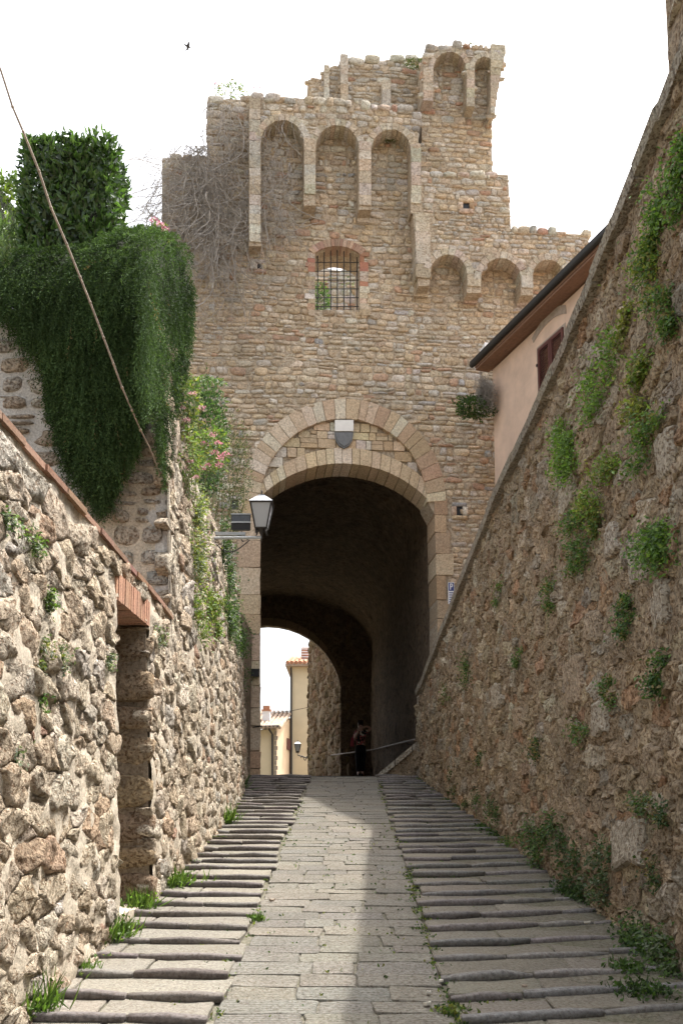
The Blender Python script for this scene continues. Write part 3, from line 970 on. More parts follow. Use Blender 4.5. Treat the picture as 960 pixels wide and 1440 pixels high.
place_stones(RIGHT, ST, M['right'], 'stone', 300, 'small_stones', smooth=False)
# body, end face and coping
mb = MB()
uu = list(np.arange(3.0, REND, 1.0)) + [REND - .02]
for a, b in zip(uu[:-1], uu[1:]):
    mb.hexa([(float(RP(a, 0, 0)[0]) + .06, a, -1), (float(RP(a, 0, 0)[0]) + .62, a, -1), (float(RP(b, 0, 0)[0]) + .62, b, -1), (float(RP(b, 0, 0)[0]) + .06, b, -1),
             (float(RP(a, rtop(a), 0)[0]) + .05, a, rtop(a) - .03), (float(RP(a, rtop(a), 0)[0]) + .6, a, rtop(a) - .03), (float(RP(b, rtop(b), 0)[0]) + .6, b, rtop(b) - .03), (float(RP(b, rtop(b), 0)[0]) + .05, b, rtop(b) - .03)])
mb.build('wall_core', M['right_mortar'], RIGHT)
u = 3.0
while u < REND - .02:
    l = min(rng.uniform(.3, .6), REND + .03 - u)
    q = rng.gauss(0, .005); zz = rng.gauss(0, .005)
    P8 = []
    for uu_ in (u + .006, u + l - .006):
        x, z = float(RP(uu_, rtop(uu_), 0)[0]), rtop(uu_) + zz
        P8.append([(x - .085 + q, uu_, z - .085), (x - .10 + q, uu_, z + .0), (x - .05 + q, uu_, z + .07), (x + .22, uu_, z + .10), (x + .5, uu_, z + .075), (x + .66, uu_, z - .06)])
    V = P8[0] + P8[1]
    n6 = 6
    Fc = [(k, (k + 1) % n6, n6 + (k + 1) % n6, n6 + k) for k in range(n6)] + [tuple(range(n6))[::-1], tuple(range(n6, 12))]
    mo('coping_stone', V, [f[::-1] for f in Fc], M['right'], RIGHT, col=jitcol((.36, .325, .265), rng, .05, .01), origin='c', smooth=False)
    u += l
# sloping cheek wall at the foot of the gate
ck = [aty(583, 1040, 18.0), aty(531, 1090, 18.0)]
CHEEK = thing('cheek_wall', (ck[1][0] + .3, 18.0, zrf(18)), 'low sloping stone cheek at the far end of the tall right wall', 'wall')
x0, z0, x1, z1 = ck[1][0], ck[1][2], ck[0][0] + .25, ck[0][2] + .12
MB().hexa([(x0 + .12, 17.95, z0 - .4), (x1, 17.95, z0 - .4), (x1, 18.5, z0 - .4), (x0 + .12, 18.5, z0 - .4), (x0 + .12, 17.95, z0), (x1, 17.95, z1 - .06), (x1, 18.5, z1 - .06), (x0 + .12, 18.5, z0)]).build('cheek_body', M['right_mortar'], CHEEK)
for k in range(3):
    t0, t1 = k / 3 + .01, (k + 1) / 3 - .01
    a = (x0 + (x1 - x0) * t0, z0 + (z1 - z0) * t0); b = (x0 + (x1 - x0) * t1, z0 + (z1 - z0) * t1)
    MB().hexa([(a[0], 17.88, a[1] - .09), (b[0], 17.88, b[1] - .09), (b[0], 18.55, b[1] - .09), (a[0], 18.55, a[1] - .09), (a[0], 17.9, a[1] + .02), (b[0], 17.9, b[1] + .02), (b[0], 18.55, b[1] + .02), (a[0], 18.55, a[1] + .02)]).build('coping_stone', M['right'], CHEEK, col=jitcol((.36, .32, .26), rng, .06, .02), origin='c')
tb = MB().hexa([(2.3, -4, -1.2), (12, -4, -1.2), (12, 17.0, -1.2), (1.9, 17.0, -1.2), (2.75, -4, 5.2), (12, -4, 5.2), (12, 17, 3.9), (2.3, 17, 3.9)])
tag(tb.build('house_terrace', M['soil']), 'terrace behind the tall right wall', kind='structure')
# stone pier rising over the wall at the edge of the picture
pp = [rw(938, 100), rw(934, 0)]
yp = 5.3
PIER = thing('stone_pier', (2.6, yp, 5), 'brown stone pier rising above the coping at the top right corner', 'pier')
xp = aty(938, 20, yp + .3)[0]
displaced('pier_face', lambda u, v, w: np.stack([xp + u, yp - w + 0 * u, v + 0 * u], -1), 0, .8, 5.4, 8.0, .05, .05, .03, 5, M['right_mortar'], PIER)
displaced('pier_side', lambda u, v, w: np.stack([xp - w + .0 * u, yp + u, v + 0 * u], -1), 0, .3, 5.4, 8.0, .05, .05, .03, 5, M['right_mortar'], PIER)
ST = []
for k, p in enumerate(coursed_cells(0.0, .75, 5.5, 8.0, .1, .2, .16, .35, 66, .015)):
    Vv, Ff = stone_uvw(ccw(p), rng.uniform(.02, .04), .025, rng, 1.4)
    if Vv[:, 0].min() > .02: ST.append((np.stack([xp + Vv[:, 0], yp - Vv[:, 2], Vv[:, 1]], 1), Ff, jitcol(pick(PAL_R, rng), rng, .08, .012)))
    if Vv[:, 0].min() > .02 and Vv[:, 0].max() < .4: ST.append((np.stack([xp - Vv[:, 2], yp + Vv[:, 0] * .8, Vv[:, 1]], 1), [f[::-1] for f in Ff], jitcol(pick(PAL_R, rng), rng, .08, .012)))
place_stones(PIER, ST, M['right'], 'stone', 100, 'hidden_stones')
MB().box(xp + .004, xp + .8, yp + .004, yp + .34, 4.8, 8.0).build('pier_core', M['right_mortar'], PIER)

# ================================================================== GATE TOWER
TH = R(6.0)
EU, EN = np.array([math.cos(TH), math.sin(TH), 0]), np.array([math.sin(TH), -math.cos(TH), 0])
FO = aty(366, 1000, 18.0); FO[2] = 0
def FP(u, v, w):
    u, v, w = np.asarray(u, float), np.asarray(v, float), np.asarray(w, float)
    return FO + u[..., None] * EU + w[..., None] * EN + v[..., None] * np.array([0, 0, 1.0])
def fpx(px, py, w=0.0):
    p = onplane(px, py, FO + w * EN, EN) - FO
    return (float(np.dot(p, EU)), float(p[2]))
def fpoly(pts, w=0.0): return [fpx(a, b, w) for a, b in pts]
def arc(cx, cy, r, a0, a1, n=14, ry=None):
    ry = ry or r
    return [(cx + r * math.cos(R(a0 + (a1 - a0) * k / n)), cy - ry * math.sin(R(a0 + (a1 - a0) * k / n))) for k in range(n + 1)]
def arch_hole(xa, xb, apex, ya, yb, n=14):
    """open-bottomed arch outline going right to left: up from (xb,yb), round, down to (xa,ya)"""
    cx, r = (xa + xb) / 2, (xb - xa) / 2
    return [(xb, yb)] + arc(cx, apex + r * 1.05, r, 0, 180, n, r * 1.05) + [(xa, ya)]
def extrude_uv(name, outer, holes, w0, w1, mat, th, pmap=FP):
    cu = bpy.data.curves.new(name, 'CURVE')
    cu.dimensions = '2D'; cu.fill_mode = 'BOTH'; cu.extrude = abs(w1 - w0) / 2
    for pl in [outer] + holes:
        sp = cu.splines.new('POLY'); sp.points.add(len(pl) - 1)
        for k, (a, b) in enumerate(pl): sp.points[k].co = (a, b, 0, 1)
        sp.use_cyclic_u = True
    ob = bpy.data.objects.new(name, cu)
    me = bpy.data.meshes.new_from_object(ob)
    bpy.data.objects.remove(ob); bpy.data.curves.remove(cu)
    co = np.zeros(len(me.vertices) * 3); me.vertices.foreach_get('co', co); co = co.reshape(-1, 3)
    W3 = pmap(co[:, 0], co[:, 1], co[:, 2] + (w0 + w1) / 2)
    me.vertices.foreach_set('co', W3.astype(np.float32).ravel())
    me.materials.clear(); me.materials.append(mat); me.update()
    me.polygons.foreach_set('use_smooth', np.zeros(len(me.polygons), bool))
    o = bpy.data.objects.new(name, me); COL.objects.link(o)
    return adopt(o, th)

TOWER = thing('gate_tower', (FO[0] + 1.6, FO[1], zrf(18)), 'ruined medieval stone gate tower with arched niches over the passage', 'tower')
# --- outlines on the photograph, carried onto the tower's own planes
B_OUT = [(228, 224), (250, 221), (291, 222), (291, 143), (320, 139), (352, 141), (585, 166), (590, 252), (712, 252), (716, 332), (824, 337), (824, 1130), (228, 1130)]
GATE_IN = arc(484.5, 0, 1, 0, 180)   # replaced below
def circ3(p, q, r):
    ax, ay, bx, by, cx, cy = *p, *q, *r
    d = 2 * (ax * (by - cy) + bx * (cy - ay) + cx * (ay - by))
    ux = ((ax * ax + ay * ay) * (by - cy) + (bx * bx + by * by) * (cy - ay) + (cx * cx + cy * cy) * (ay - by)) / d
    uy = ((ax * ax + ay * ay) * (cx - bx) + (bx * bx + by * by) * (ax - cx) + (cx * cx + cy * cy) * (bx - ax)) / d
    return ux, uy, math.hypot(ax - ux, ay - uy)
def arc3(p, q, r, n=24):
    cx, cy, rad = circ3(p, q, r)
    a0, a1 = math.atan2(p[1] - cy, p[0] - cx), math.atan2(r[1] - cy, r[0] - cx)
    am = math.atan2(q[1] - cy, q[0] - cx)
    if a1 < a0: a1 += 2 * math.pi
    if not (a0 < (am if am > a0 else am + 2 * math.pi) < a1): a1 -= 2 * math.pi
    return [(cx + rad * math.cos(a0 + (a1 - a0) * k / n), cy + rad * math.sin(a0 + (a1 - a0) * k / n)) for k in range(n + 1)]
G_IN = arc3((366, 699), (484, 652), (608, 710), 24)          # soffit edge of the lower arch
G_EX = arc3((360, 684), (486, 629), (614, 692), 24)          # its back
O_IN = arc(483, 706, 117, 180, 0, 32)
O_EX = arc(483, 704, 144, 180, 0, 32)
GATE = G_IN + [(614, 1130), (366, 1130)]
WIN = [(443, 436), (443, 358)] + arc3((443, 358), (473, 347), (505, 359), 8)[1:-1] + [(505, 359), (505, 436)]
NICHES = [(367, 427, 169, 346, 289), (444, 504, 176, 289, 295), (522, 577, 182, 295, 300)]
A_OUT = [(350, 137), (400, 136), (470, 143), (540, 150), (586, 158), (590, 246), (660, 244), (714, 246), (718, 325), (770, 327), (826, 330), (826, 400)]
ARCHES = [(749, 792, 365, 415, 400), (676, 732, 363, 412, 415), (604, 656, 358, 402, 412)]
for a in ARCHES: A_OUT += arch_hole(*a)
A_OUT += [(588, 402), (580, 300)]
for a in NICHES[::-1]: A_OUT += arch_hole(*a)
A_OUT += [(350, 346)]
WA = 0.38
def gate_like(pts): return fpoly(pts, 0.0)
extrude_uv('wall_core', fpoly(B_OUT), [fpoly([(366, 1130), (366, 706)] + O_IN[1:-1] + [(601, 706), (614, 730), (614, 1130)]), fpoly(WIN)], 0.0, -0.75, M['tower_mortar'], TOWER)
extrude_uv('upper_core', fpoly(A_OUT, WA), [], WA, -.02, M['tower_mortar'], TOWER)
# ruined upper storey
U_BACK = [(592, 262), (594, 80), (606, 74), (640, 72), (690, 80), (690, 160), (692, 262)]
U_FRONT = [(594, 140), (593, 88), (600, 72), (626, 63), (656, 67), (672, 66), (708, 70), (707, 92), (699, 120), (691, 166), (688, 166), (693, 110)] + arch_hole(667, 694, 80, 148, 104)[1:-1] + [(667, 148), (655, 148)] + arch_hole(609, 655, 73, 138, 146)[1:-1] + [(609, 138)]
RUIN = [(452, 158), (455, 98), (470, 92), (480, 94), (480, 82), (488, 82), (489, 90), (520, 88), (545, 84), (575, 84), (600, 80), (612, 110), (612, 262), (452, 262)]
STUB = [(433, 113), (452, 112), (460, 158), (447, 150), (440, 138)]
extrude_uv('upper_core', fpoly(U_BACK, -.1), [], -.1, -1.1, M['tower_mortar'], TOWER)
extrude_uv('upper_core', fpoly(U_FRONT, .2), [], .2, -.12, M['tower_mortar'], TOWER)
extrude_uv('upper_core', fpoly(RUIN, -.7), [], -.7, -1.3, M['tower_mortar'], TOWER)
extrude_uv('upper_core', fpoly(STUB, -.7), [], -.68, -1.3, M['tower_mortar'], TOWER)

PAL_T = [(5, (.53, .435, .32)), (4, (.49, .385, .265)), (3, (.56, .485, .38)), (2.4, (.50, .465, .41)), (1.0, (.45, .30, .21)), (.9, (.61, .56, .48)), (.35, (.39, .39, .385))]
PAL_TOP = [(4, (.50, .455, .385)), (3, (.47, .39, .30)), (3, (.45, .43, .395)), (1.2, (.55, .52, .46)), (.7, (.41, .26, .185))]
rng = random.Random(71)
ST_T = []
def tower_layer(out, w, pal, seed, extra=None, hh=(.06, .165), ww=(.09, .33), mat=None, h=(.006, .034)):
    q = [fpx(a, b, w) for a, b in out]
    us, vs = [a for a, b in q], [b for a, b in q]
    def ins(u, v):
        p = proj(FP(np.array([u]), np.array([v]), np.array([w])))[0]
        pt = (p[0], p[1])
        return inpoly(pt, out) and (extra is None or extra(pt))
    for p in coursed_cells(min(us), max(us), max(min(vs), 2.0), max(vs) + .1, *hh, *ww, seed, .014, ins, .03):
        Vv, Ff = stone_uvw(ccw(p), rng.uniform(*h), rng.uniform(.012, .032), rng, 1.3, base=-.05, detail=1)
        Vv[:, 0] += .012 * vnoise(Vv * 9 + 4.0); Vv[:, 1] += .012 * vnoise(Vv * 9 + 1.0)
        qq = proj(FP(Vv[:, 0], Vv[:, 1], Vv[:, 2] + w))
        lim_r = np.interp(qq[:, 1], [0, 164, 168, 249, 251, 328, 330], [712, 712, 691.5, 692.5, 716, 719, 827])
        lim_l = np.interp(qq[:, 1], [0, 158, 160, 220, 222], [290, 290, 290, 290, 228]) if w == 0.0 else np.zeros(len(qq))
        Vv[:, 0] -= np.maximum(qq[:, 0] - lim_r, 0) * 18.6 / F_PX
        Vv[:, 0] += np.maximum(np.where(qq[:, 1] > 138, lim_l, 0) - qq[:, 0], 0) * 18.3 / F_PX
        cv = proj(FP(np.array([Vv[0, 0]]), np.array([Vv[0, 1]]), np.array([0.])))[0]
        ST_T.append((FP(Vv[:, 0], Vv[:, 1], Vv[:, 2] + w), Ff, jitcol(pick(pal(cv), rng), rng, .11, .012)))
def palB(q):
    return PAL_TOP if (q[1] < 330 and rng.random() < .6) else PAL_T
def seg_dist(pt, poly):
    return min(math.hypot(pt[0] - a[0], pt[1] - a[1]) for a in poly)
N_POLY = [arch_hole(*a) for a in NICHES + ARCHES]
WIN_R = [(437, 440), (437, 352), (473, 336), (510, 352), (510, 440)]
HOLES = [(326, 704, 335, 718), (641, 713, 650, 726), (650, 286, 659, 296), (362, 372, 368, 380)]
def exB(pt):
    x, y = pt
    if inpoly(pt, WIN_R): return False
    if math.hypot(x - 483, y - 704) < 138 and y < 706: return False
    if y >= 700 and 334 < x < 634: return False
    for a, b, c, d in HOLES:
        if a - 3 < x < c + 3 and b - 2 < y < d + 2: return False
    if inpoly(pt, A_OUT) and not any(inpoly(pt, n) for n in N_POLY): return False
    return True
tower_layer(B_OUT, 0.0, palB, 72, exB)
def exA(pt):
    for a, b, c, d in HOLES:
        if a - 3 < pt[0] < c + 3 and b - 2 < pt[1] < d + 2: return False
    for (xa, xb, ap, _, _) in NICHES + ARCHES:
        cx, r = (xa + xb) / 2, (xb - xa) / 2
        if pt[1] < ap + r + 2 and math.hypot(pt[0] - cx, (pt[1] - ap - r * 1.05)) < r + 7: return False
    for a, b, c, d in PIL:
        if a - 2 < pt[0] < b + 2 and c < pt[1] < d: return False
    return True
PIL = [(427, 444, 196, 290), (504, 522, 200, 296), (350, 367, 137, 346), (577, 592, 208, 300), (582, 604, 300, 402), (656, 676, 386, 412), (732, 749, 388, 415)]
tower_layer(A_OUT, WA, lambda q: PAL_TOP if rng.random() < .7 else PAL_T, 73, exA)
def exU(pt):
    for (xa, xb, ap, _, _) in ((609, 655, 73, 0, 0), (667, 694, 80, 0, 0)):
        cx, r = (xa + xb) / 2, (xb - xa) / 2
        if pt[1] < ap + r + 2 and math.hypot(pt[0] - cx, (pt[1] - ap - r * 1.05)) < r + 6: return False
    return True
tower_layer(U_BACK, -.1, lambda q: PAL_TOP if q[1] < 170 else PAL_T, 74)
tower_layer(U_FRONT, .2, lambda q: PAL_TOP, 75, exU)
tower_layer(RUIN, -.7, lambda q: PAL_TOP, 76)
tower_layer(STUB, -.68, lambda q: PAL_TOP, 77, hh=(.07, .1))
# loose top course standing a little above the broken skyline
for line, w in (((352, 137, 586, 158), WA), ((718, 325, 826, 330), WA), ((590, 246, 714, 246), WA), ((489, 88, 600, 80), -.7), ((228, 222, 291, 222), 0.0), ((291, 142, 352, 139), 0.0), ((598, 70, 660, 64), .2)):
    x = line[0]
    while x < line[2]:
        wpx = rng.uniform(9, 24); hpx = rng.uniform(2, 9)
        y = line[1] + (line[3] - line[1]) * (x - line[0]) / (line[2] - line[0])
        if rng.random() < .8:
            a, b = fpx(x, y + 4, w), fpx(x + wpx, y - hpx, w)
            for dw in (0, .22):
                Vv, Ff = stone_uvw(ccw([(a[0], a[1]), (b[0], a[1]), (b[0], b[1]), (a[0], b[1])]), .04, .02, rng, 1.6, base=-.2, detail=1)
                ST_T.append((FP(Vv[:, 0], Vv[:, 1], Vv[:, 2] + w - dw), Ff, jitcol(pick(PAL_TOP, rng), rng, .1, .03)))
        x += wpx
# --- right-hand side faces (the tower's returns, seen from a step to the side)
def ring(inner, outer, n, w0, w1, col, name, jit=.05, gap=.008, mat='ashlar', flat=True):
    """voussoirs between two outlines sampled alike (px)"""
    def at(pl, t):
        L = [0]
        for a, b in zip(pl[:-1], pl[1:]): L.append(L[-1] + math.hypot(a[0] - b[0], a[1] - b[1]))
        s = t * L[-1]
        for k in range(len(pl) - 1):
            if L[k + 1] >= s - 1e-9:
                f = (s - L[k]) / max(L[k + 1] - L[k], 1e-9)
                return (pl[k][0] + (pl[k + 1][0] - pl[k][0]) * f, pl[k][1] + (pl[k + 1][1] - pl[k][1]) * f)
        return pl[-1]
    cuts = [0]
    for k in range(n): cuts.append(cuts[-1] + rng.uniform(.7, 1.3))
    cuts = [c / cuts[-1] for c in cuts]
    for a, b in zip(cuts[:-1], cuts[1:]):
        m = (a + b) / 2
        poly = [at(inner, a), at(inner, m), at(inner, b), at(outer, b), at(outer, m), at(outer, a)]
        poly = ccw(fpoly(poly, w1))
        Vv, Ff = stone_uvw(poly, (w1 - w0) + rng.gauss(0, .004), gap, rng, .5, flat=flat, base=0.0, detail=2)
        Vv[:, 2] += w0
        mo(name, FP(Vv[:, 0], Vv[:, 1], Vv[:, 2]), Ff, M[mat], TOWER, col=jitcol(pick(col, rng), rng, jit, .025), origin='c', smooth=False)
C_OUT = [(3, (.53, .435, .315)), (2, (.49, .38, .265)), (1.2, (.43, .315, .215)), (2, (.57, .50, .39))]
C_LOW = [(3, (.56, .46, .325)), (2, (.52, .415, .285)), (1, (.59, .52, .41))]
ring(O_IN, O_EX, 27, -.3, .035, C_OUT, 'voussoir')
ring(G_IN, G_EX, 21, -.75, -.015, C_LOW, 'voussoir')
# second order of the arch, set back inside
G2_IN = [(x * .97 + 14.5, y + 4) for x, y in G_IN]
# tympanum blocks between the two arches
def exT(pt):
    if math.hypot(pt[0] - 483, pt[1] - 706) > 116: return False
    c = circ3((360, 684), (486, 629), (614, 692))
    return math.hypot(pt[0] - c[0], pt[1] - c[1]) > c[2] + 1
TY = [(362, 700), (362, 585), (606, 585), (606, 700)]
q = [fpx(a, b, -.06) for a, b in TY]
for p in coursed_cells(min(a for a, b in q), max(a for a, b in q), min(b for a, b in q), max(b for a, b in q), .14, .22, .13, .36, 78, .006,
                       lambda u, v: exT(tuple(proj(FP(np.array([u]), np.array([v]), np.array([-.06])))[0][:2])), .0):
    Vv, Ff = stone_uvw(ccw(p), .055 + rng.gauss(0, .004), .012, rng, .5, flat=True, base=-.02, detail=1)
    mo('tympanum_block', FP(Vv[:, 0], Vv[:, 1], Vv[:, 2] - .09), Ff, M['ashlar'], TOWER, col=jitcol(pick([(3, (.52, .42, .28)), (2, (.47, .35, .22)), (1, (.52, .48, .42)), (.7, (.56, .52, .46))], rng), rng, .08, .02), origin='c', smooth=False)
TYB = [(366, 690)] + [p for p in O_IN if p[1] < 690] + [(606, 690)] + [p for p in G_EX[::-1] if 366 < p[0] < 606]
extrude_uv('tympanum_back', fpoly(TYB, -.07), [], -.075, -.6, M['tower_mortar'], TOWER)
# jamb blocks
for xa, xb in ((337, 367), (613, 631)):
    y = 700.0
    while y < 1120:
        hp = rng.uniform(22, 38)
        x0, x1 = (xa - rng.uniform(-6, 8), xb) if xa < 400 else (xa - (y - 700) * -.0, xb + rng.uniform(-6, 8))
        if xa > 400:
            x0 = 610 + (y - 710) * .028; x1 += (y - 710) * .02
        a, b = fpx(x0, y + hp, .02), fpx(x1, y, .02)
        Vv, Ff = stone_uvw([(a[0], a[1]), (b[0], a[1]), (b[0], b[1]), (a[0], b[1])], .045 + rng.gauss(0, .006), .014, rng, .7, flat=True, base=-.74, detail=2)
        mo('jamb_block', FP(Vv[:, 0], Vv[:, 1], Vv[:, 2] - .01), Ff, M['ashlar'], TOWER, col=jitcol(pick([(3, (.45, .35, .24)), (2, (.41, .29, .19)), (1, (.50, .42, .31))], rng), rng, .08, .03), origin='c', smooth=False)
        y += hp
# niche and corbel-arch rings, pilaster blocks
C_N = [(3, (.50, .455, .38)), (2, (.47, .40, .31)), (1, (.53, .50, .44))]
for (xa, xb, ap, _, _), nv in zip(NICHES + ARCHES, (13, 13, 12, 9, 10, 10)):
    cx, r = (xa + xb) / 2, (xb - xa) / 2
    inn = arc(cx, ap + r * 1.05, r, 180, 0, 16, r * 1.05); outp = arc(cx, ap + r * 1.05, r + 10, 180, 0, 16, r * 1.05 + 10)
    ring(inn, outp, nv, 0.0, WA + .03, C_N, 'voussoir', mat='tower')
for (xa, xb, ap), nv in zip(((609, 655, 73), (667, 694, 80)), (10, 7)):
    cx, r = (xa + xb) / 2, (xb - xa) / 2
    inn = arc(cx, ap + r * 1.05, r, 180, 0, 16, r * 1.05); outp = arc(cx, ap + r * 1.05, r + 7, 180, 0, 16, r * 1.05 + 7)
    ring(inn, outp, nv, -.1, .23, C_N, 'voussoir', mat='tower')
ring(arc(318, 378, 34, 140, 0, 12, 36), arc(318, 378, 43, 140, 0, 12, 45), 8, -.02, .08, C_N, 'voussoir', mat='tower')
for a, b, c, d in PIL:
    y = c
    while y < d:
        hp = min(rng.uniform(11, 21), d - y + 3)
        sl = (y - 300) * .09 if a in (577, 582) and y > 300 else 0
        p, q = fpx(a + sl * .3, y + hp, WA), fpx(b + sl * .3, y, WA)
        last = y + hp >= d - 4
        Vv, Ff = stone_uvw([(p[0], p[1]), (q[0], p[1]), (q[0], q[1]), (p[0], q[1])], (WA + .03) if not last else WA * .6, .016, rng, .9, flat=True, base=-.02, detail=2)
        if last: Vv[:, 2] *= np.clip((Vv[:, 1] - p[1]) / max(q[1] - p[1], .01), .35, 1)
        mo('pilaster_block', FP(Vv[:, 0], Vv[:, 1], Vv[:, 2]), Ff, M['tower'], TOWER, col=jitcol(pick(C_N, rng), rng, .09, .03), origin='c', smooth=False)
        y += hp
for a, b, c, d in ((594, 609, 96, 140), (655, 667, 92, 148)):
    y = c
    while y < d:
        hp = min(rng.uniform(8, 14), d - y + 3)
        p, q = fpx(a, y + hp, .2), fpx(b, y, .2)
        Vv, Ff = stone_uvw([(p[0], p[1]), (q[0], p[1]), (q[0], q[1]), (p[0], q[1])], .34, .016, rng, .9, flat=True, base=-.02, detail=1)
        mo('pilaster_block', FP(Vv[:, 0], Vv[:, 1], Vv[:, 2] - .11), Ff, M['tower'], TOWER, col=jitcol(pick(C_N, rng), rng, .09, .03), origin='c', smooth=False)
        y += hp
# flaring side corbel of the upper storey, in thin courses
for k in range(9):
    t0, t1 = k / 9, (k + 1) / 9
    y0, y1 = 166 - 96 * t0, 166 - 96 * t1
    xr0 = 691 + 17 * (t0 ** 1.3) + 1; xl0 = 690
    p, q = fpx(xl0 - 3, y0, .1), fpx(xr0 + 2, y1, .1)
    for dw in (0.0, -.45, -.9):
        Vv, Ff = stone_uvw([(p[0], p[1]), (q[0], p[1]), (q[0], q[1]), (p[0], q[1])], .14, .010, rng, .9, flat=True, base=-.3, detail=1)
        mo('corbel_course', FP(Vv[:, 0], Vv[:, 1], Vv[:, 2] + .1 + dw), Ff, M['tower'], TOWER, col=jitcol(pick(C_N, rng), rng, .09, .03), origin='c', smooth=False)
# narrow pillar stubs on the ruined wall
for a, b, c, d in ((478, 489, 80, 138), (536, 549, 116, 148), (455, 463, 95, 150)):
    y = c
    while y < d:
        hp = rng.uniform(10, 20)
        p, q = fpx(a, y + hp, -.6), fpx(b, y, -.6)
        Vv, Ff = stone_uvw([(p[0], p[1]), (q[0], p[1]), (q[0], q[1]), (p[0], q[1])], .16, .012, rng, .8, flat=True, base=-.3, detail=1)
        mo('pilaster_block', FP(Vv[:, 0], Vv[:, 1], Vv[:, 2] - .68), Ff, M['tower'], TOWER, col=jitcol(pick(C_N, rng), rng, .08, .02), origin='c', smooth=False)
        y += hp
# red brick arch over the window, brick jambs, iron grille
W_IN = arc3((441, 357), (473, 346), (507, 358), 10); W_EX = arc3((433, 350), (473, 335), (515, 351), 10)
ring(W_IN, W_EX, 17, -.3, .04, [(3, (.38, .25, .185)), (1, (.43, .31, .24)), (1, (.35, .21, .155))], 'brick', .10, .008, 'brick')
for xa, xb in ((433, 443), (505, 515)):
    y = 356.0
    while y < 438:
        hp = rng.uniform(5, 9)
        p, q = fpx(xa + rng.uniform(-6, 3) * (xa < 440), y + hp, 0), fpx(xb + rng.uniform(-3, 6) * (xb > 510), y, 0)
        Vv, Ff = stone_uvw([(p[0], p[1]), (q[0], p[1]), (q[0], q[1]), (p[0], q[1])], .035, .010, rng, .8, flat=True, base=-.4, detail=1)
        red = y < 400 and rng.random() < .55
        mo('jamb_block', FP(Vv[:, 0], Vv[:, 1], Vv[:, 2]), Ff, M['brick' if red else 'tower'], TOWER, col=jitcol((.38, .18, .12) if red else pick(PAL_T, rng), rng, .1, .04), origin='c', smooth=False)
        y += hp
gr_o = None
for k in range(7):
    x = 446.5 + k * 9.2
    a, b = fpx(x, 438, -.12), fpx(x, 352, -.12)
    MB().tube([FP(np.array(a[0]), np.array(a[1]), np.array(-.12)), FP(np.array(b[0]), np.array(b[1]), np.array(-.12))], .0115, 5).build('grille_bar', M['iron'], TOWER)
for k in range(6):
    y = 369 + k * 12.4
    a, b = fpx(441, y, -.10), fpx(507, y, -.10)
    MB().tube([FP(np.array(a[0]), np.array(a[1]), np.array(-.10)), FP(np.array(b[0]), np.array(b[1]), np.array(-.10))], .0095, 5).build('grille_bar', M['iron'], TOWER)
# putlog holes: flat black plates stand for the shade inside, framed by stones
for a, b, c, d in HOLES:
    w = WA if c < 700 and b < 400 and a > 600 else 0.0
    for (x0, y0, x1, y1) in ((a - 6, b - 5, c + 6, b), (a - 6, d, c + 6, d + 5), (a - 7, b, a, d), (c, b, c + 7, d)):
        p, q = fpx(x0, y1, w), fpx(x1, y0, w)
        Vv, Ff = stone_uvw([(p[0], p[1]), (q[0], p[1]), (q[0], q[1]), (p[0], q[1])], .05, .006, rng, .8, flat=True, base=-.02, detail=1)
        ST_T.append((FP(Vv[:, 0], Vv[:, 1], Vv[:, 2] + w), Ff, jitcol(pick(PAL_T, rng), rng, .1, .03)))
    p, q = fpx(a, d, w), fpx(c, b, w)
    Vv, Ff = stone_uvw([(p[0], p[1]), (q[0], p[1]), (q[0], q[1]), (p[0], q[1])], .012, .0, rng, .5, flat=True, base=-.01, detail=1)
    mo('putlog_hole_shade', FP(Vv[:, 0], Vv[:, 1], Vv[:, 2] + w), Ff, M['black'], TOWER, smooth=False)
place_stones(TOWER, ST_T, M['tower'], 'stone', 300, 'small_stones')
# --- coat of arms
def shield_pts():
    return [(470.5, 592), (496.5, 592), (496.5, 612), (495, 620), (490.5, 627), (483.5, 631), (476.5, 627), (472, 620), (470.5, 612)]
SH = thing('heraldic_shield', FP(np.array(fpx(483, 612)[0]), np.array(fpx(483, 612)[1]), np.array(0.0)), 'small heraldic shield, white above dark grey, over the gate arch', 'shield')
extrude_uv('shield_base', fpoly(shield_pts()), [], .02, -.06, M['slate'], SH)
extrude_uv('white_chief', fpoly([(470.5, 592), (496.5, 592), (496.5, 607.5), (470.5, 607.5)]), [], .05, .018, M['white'], SH)
extrude_uv('grey_field', fpoly([(472.5, 609)] + [(494.5, 609), (494.5, 612), (493, 619), (489, 625), (483.5, 628.5), (478, 625), (474, 619), (472.5, 612)]), [], .04, .018, M['slate'], SH)

# ---- the vaulted passage behind
PASS = thing('passage', (0, 24, zrf(24)), 'dark vaulted passage through the gate tower', 'passage')
def sect(t):
    """left foot, right foot, springing and crown of the vault at depth t in 0..1"""
    y = 18.75 + (REAR - 18.75) * t
    zs = 8.25 + (7.3 - 8.25) * t
    za = 9.35 + (9.2 - 9.35) * t
    return -1.75 + (-5.6 + 1.75) * t, 1.68 + (.78 - 1.68) * t, y, zs, za
def PV(a, t):
    """a 0..1: up the right wall, over the vault, down the left wall"""
    out = []
    for aa, tt in zip(np.ravel(a), np.ravel(t)):
        x0, x1, y, zs, za = sect(tt)
        zb = zrf(y) - .1
        if aa < .3: out.append((x1, y, zb + (zs - zb) * aa / .3))
        elif aa > .7: out.append((x0, y, zb + (zs - zb) * (1 - aa) / .3))
        else:
            th = (aa - .3) / .4 * math.pi
            out.append(((x0 + x1) / 2 + (x1 - x0) / 2 * math.cos(th), y, zs + (za - zs) * math.sin(th)))
    return np.array(out)
na, nt_ = 110, 90
A_, T_ = np.meshgrid(np.linspace(0, 1, na), np.linspace(0, 1, nt_), indexing='ij')
P = PV(A_, T_)
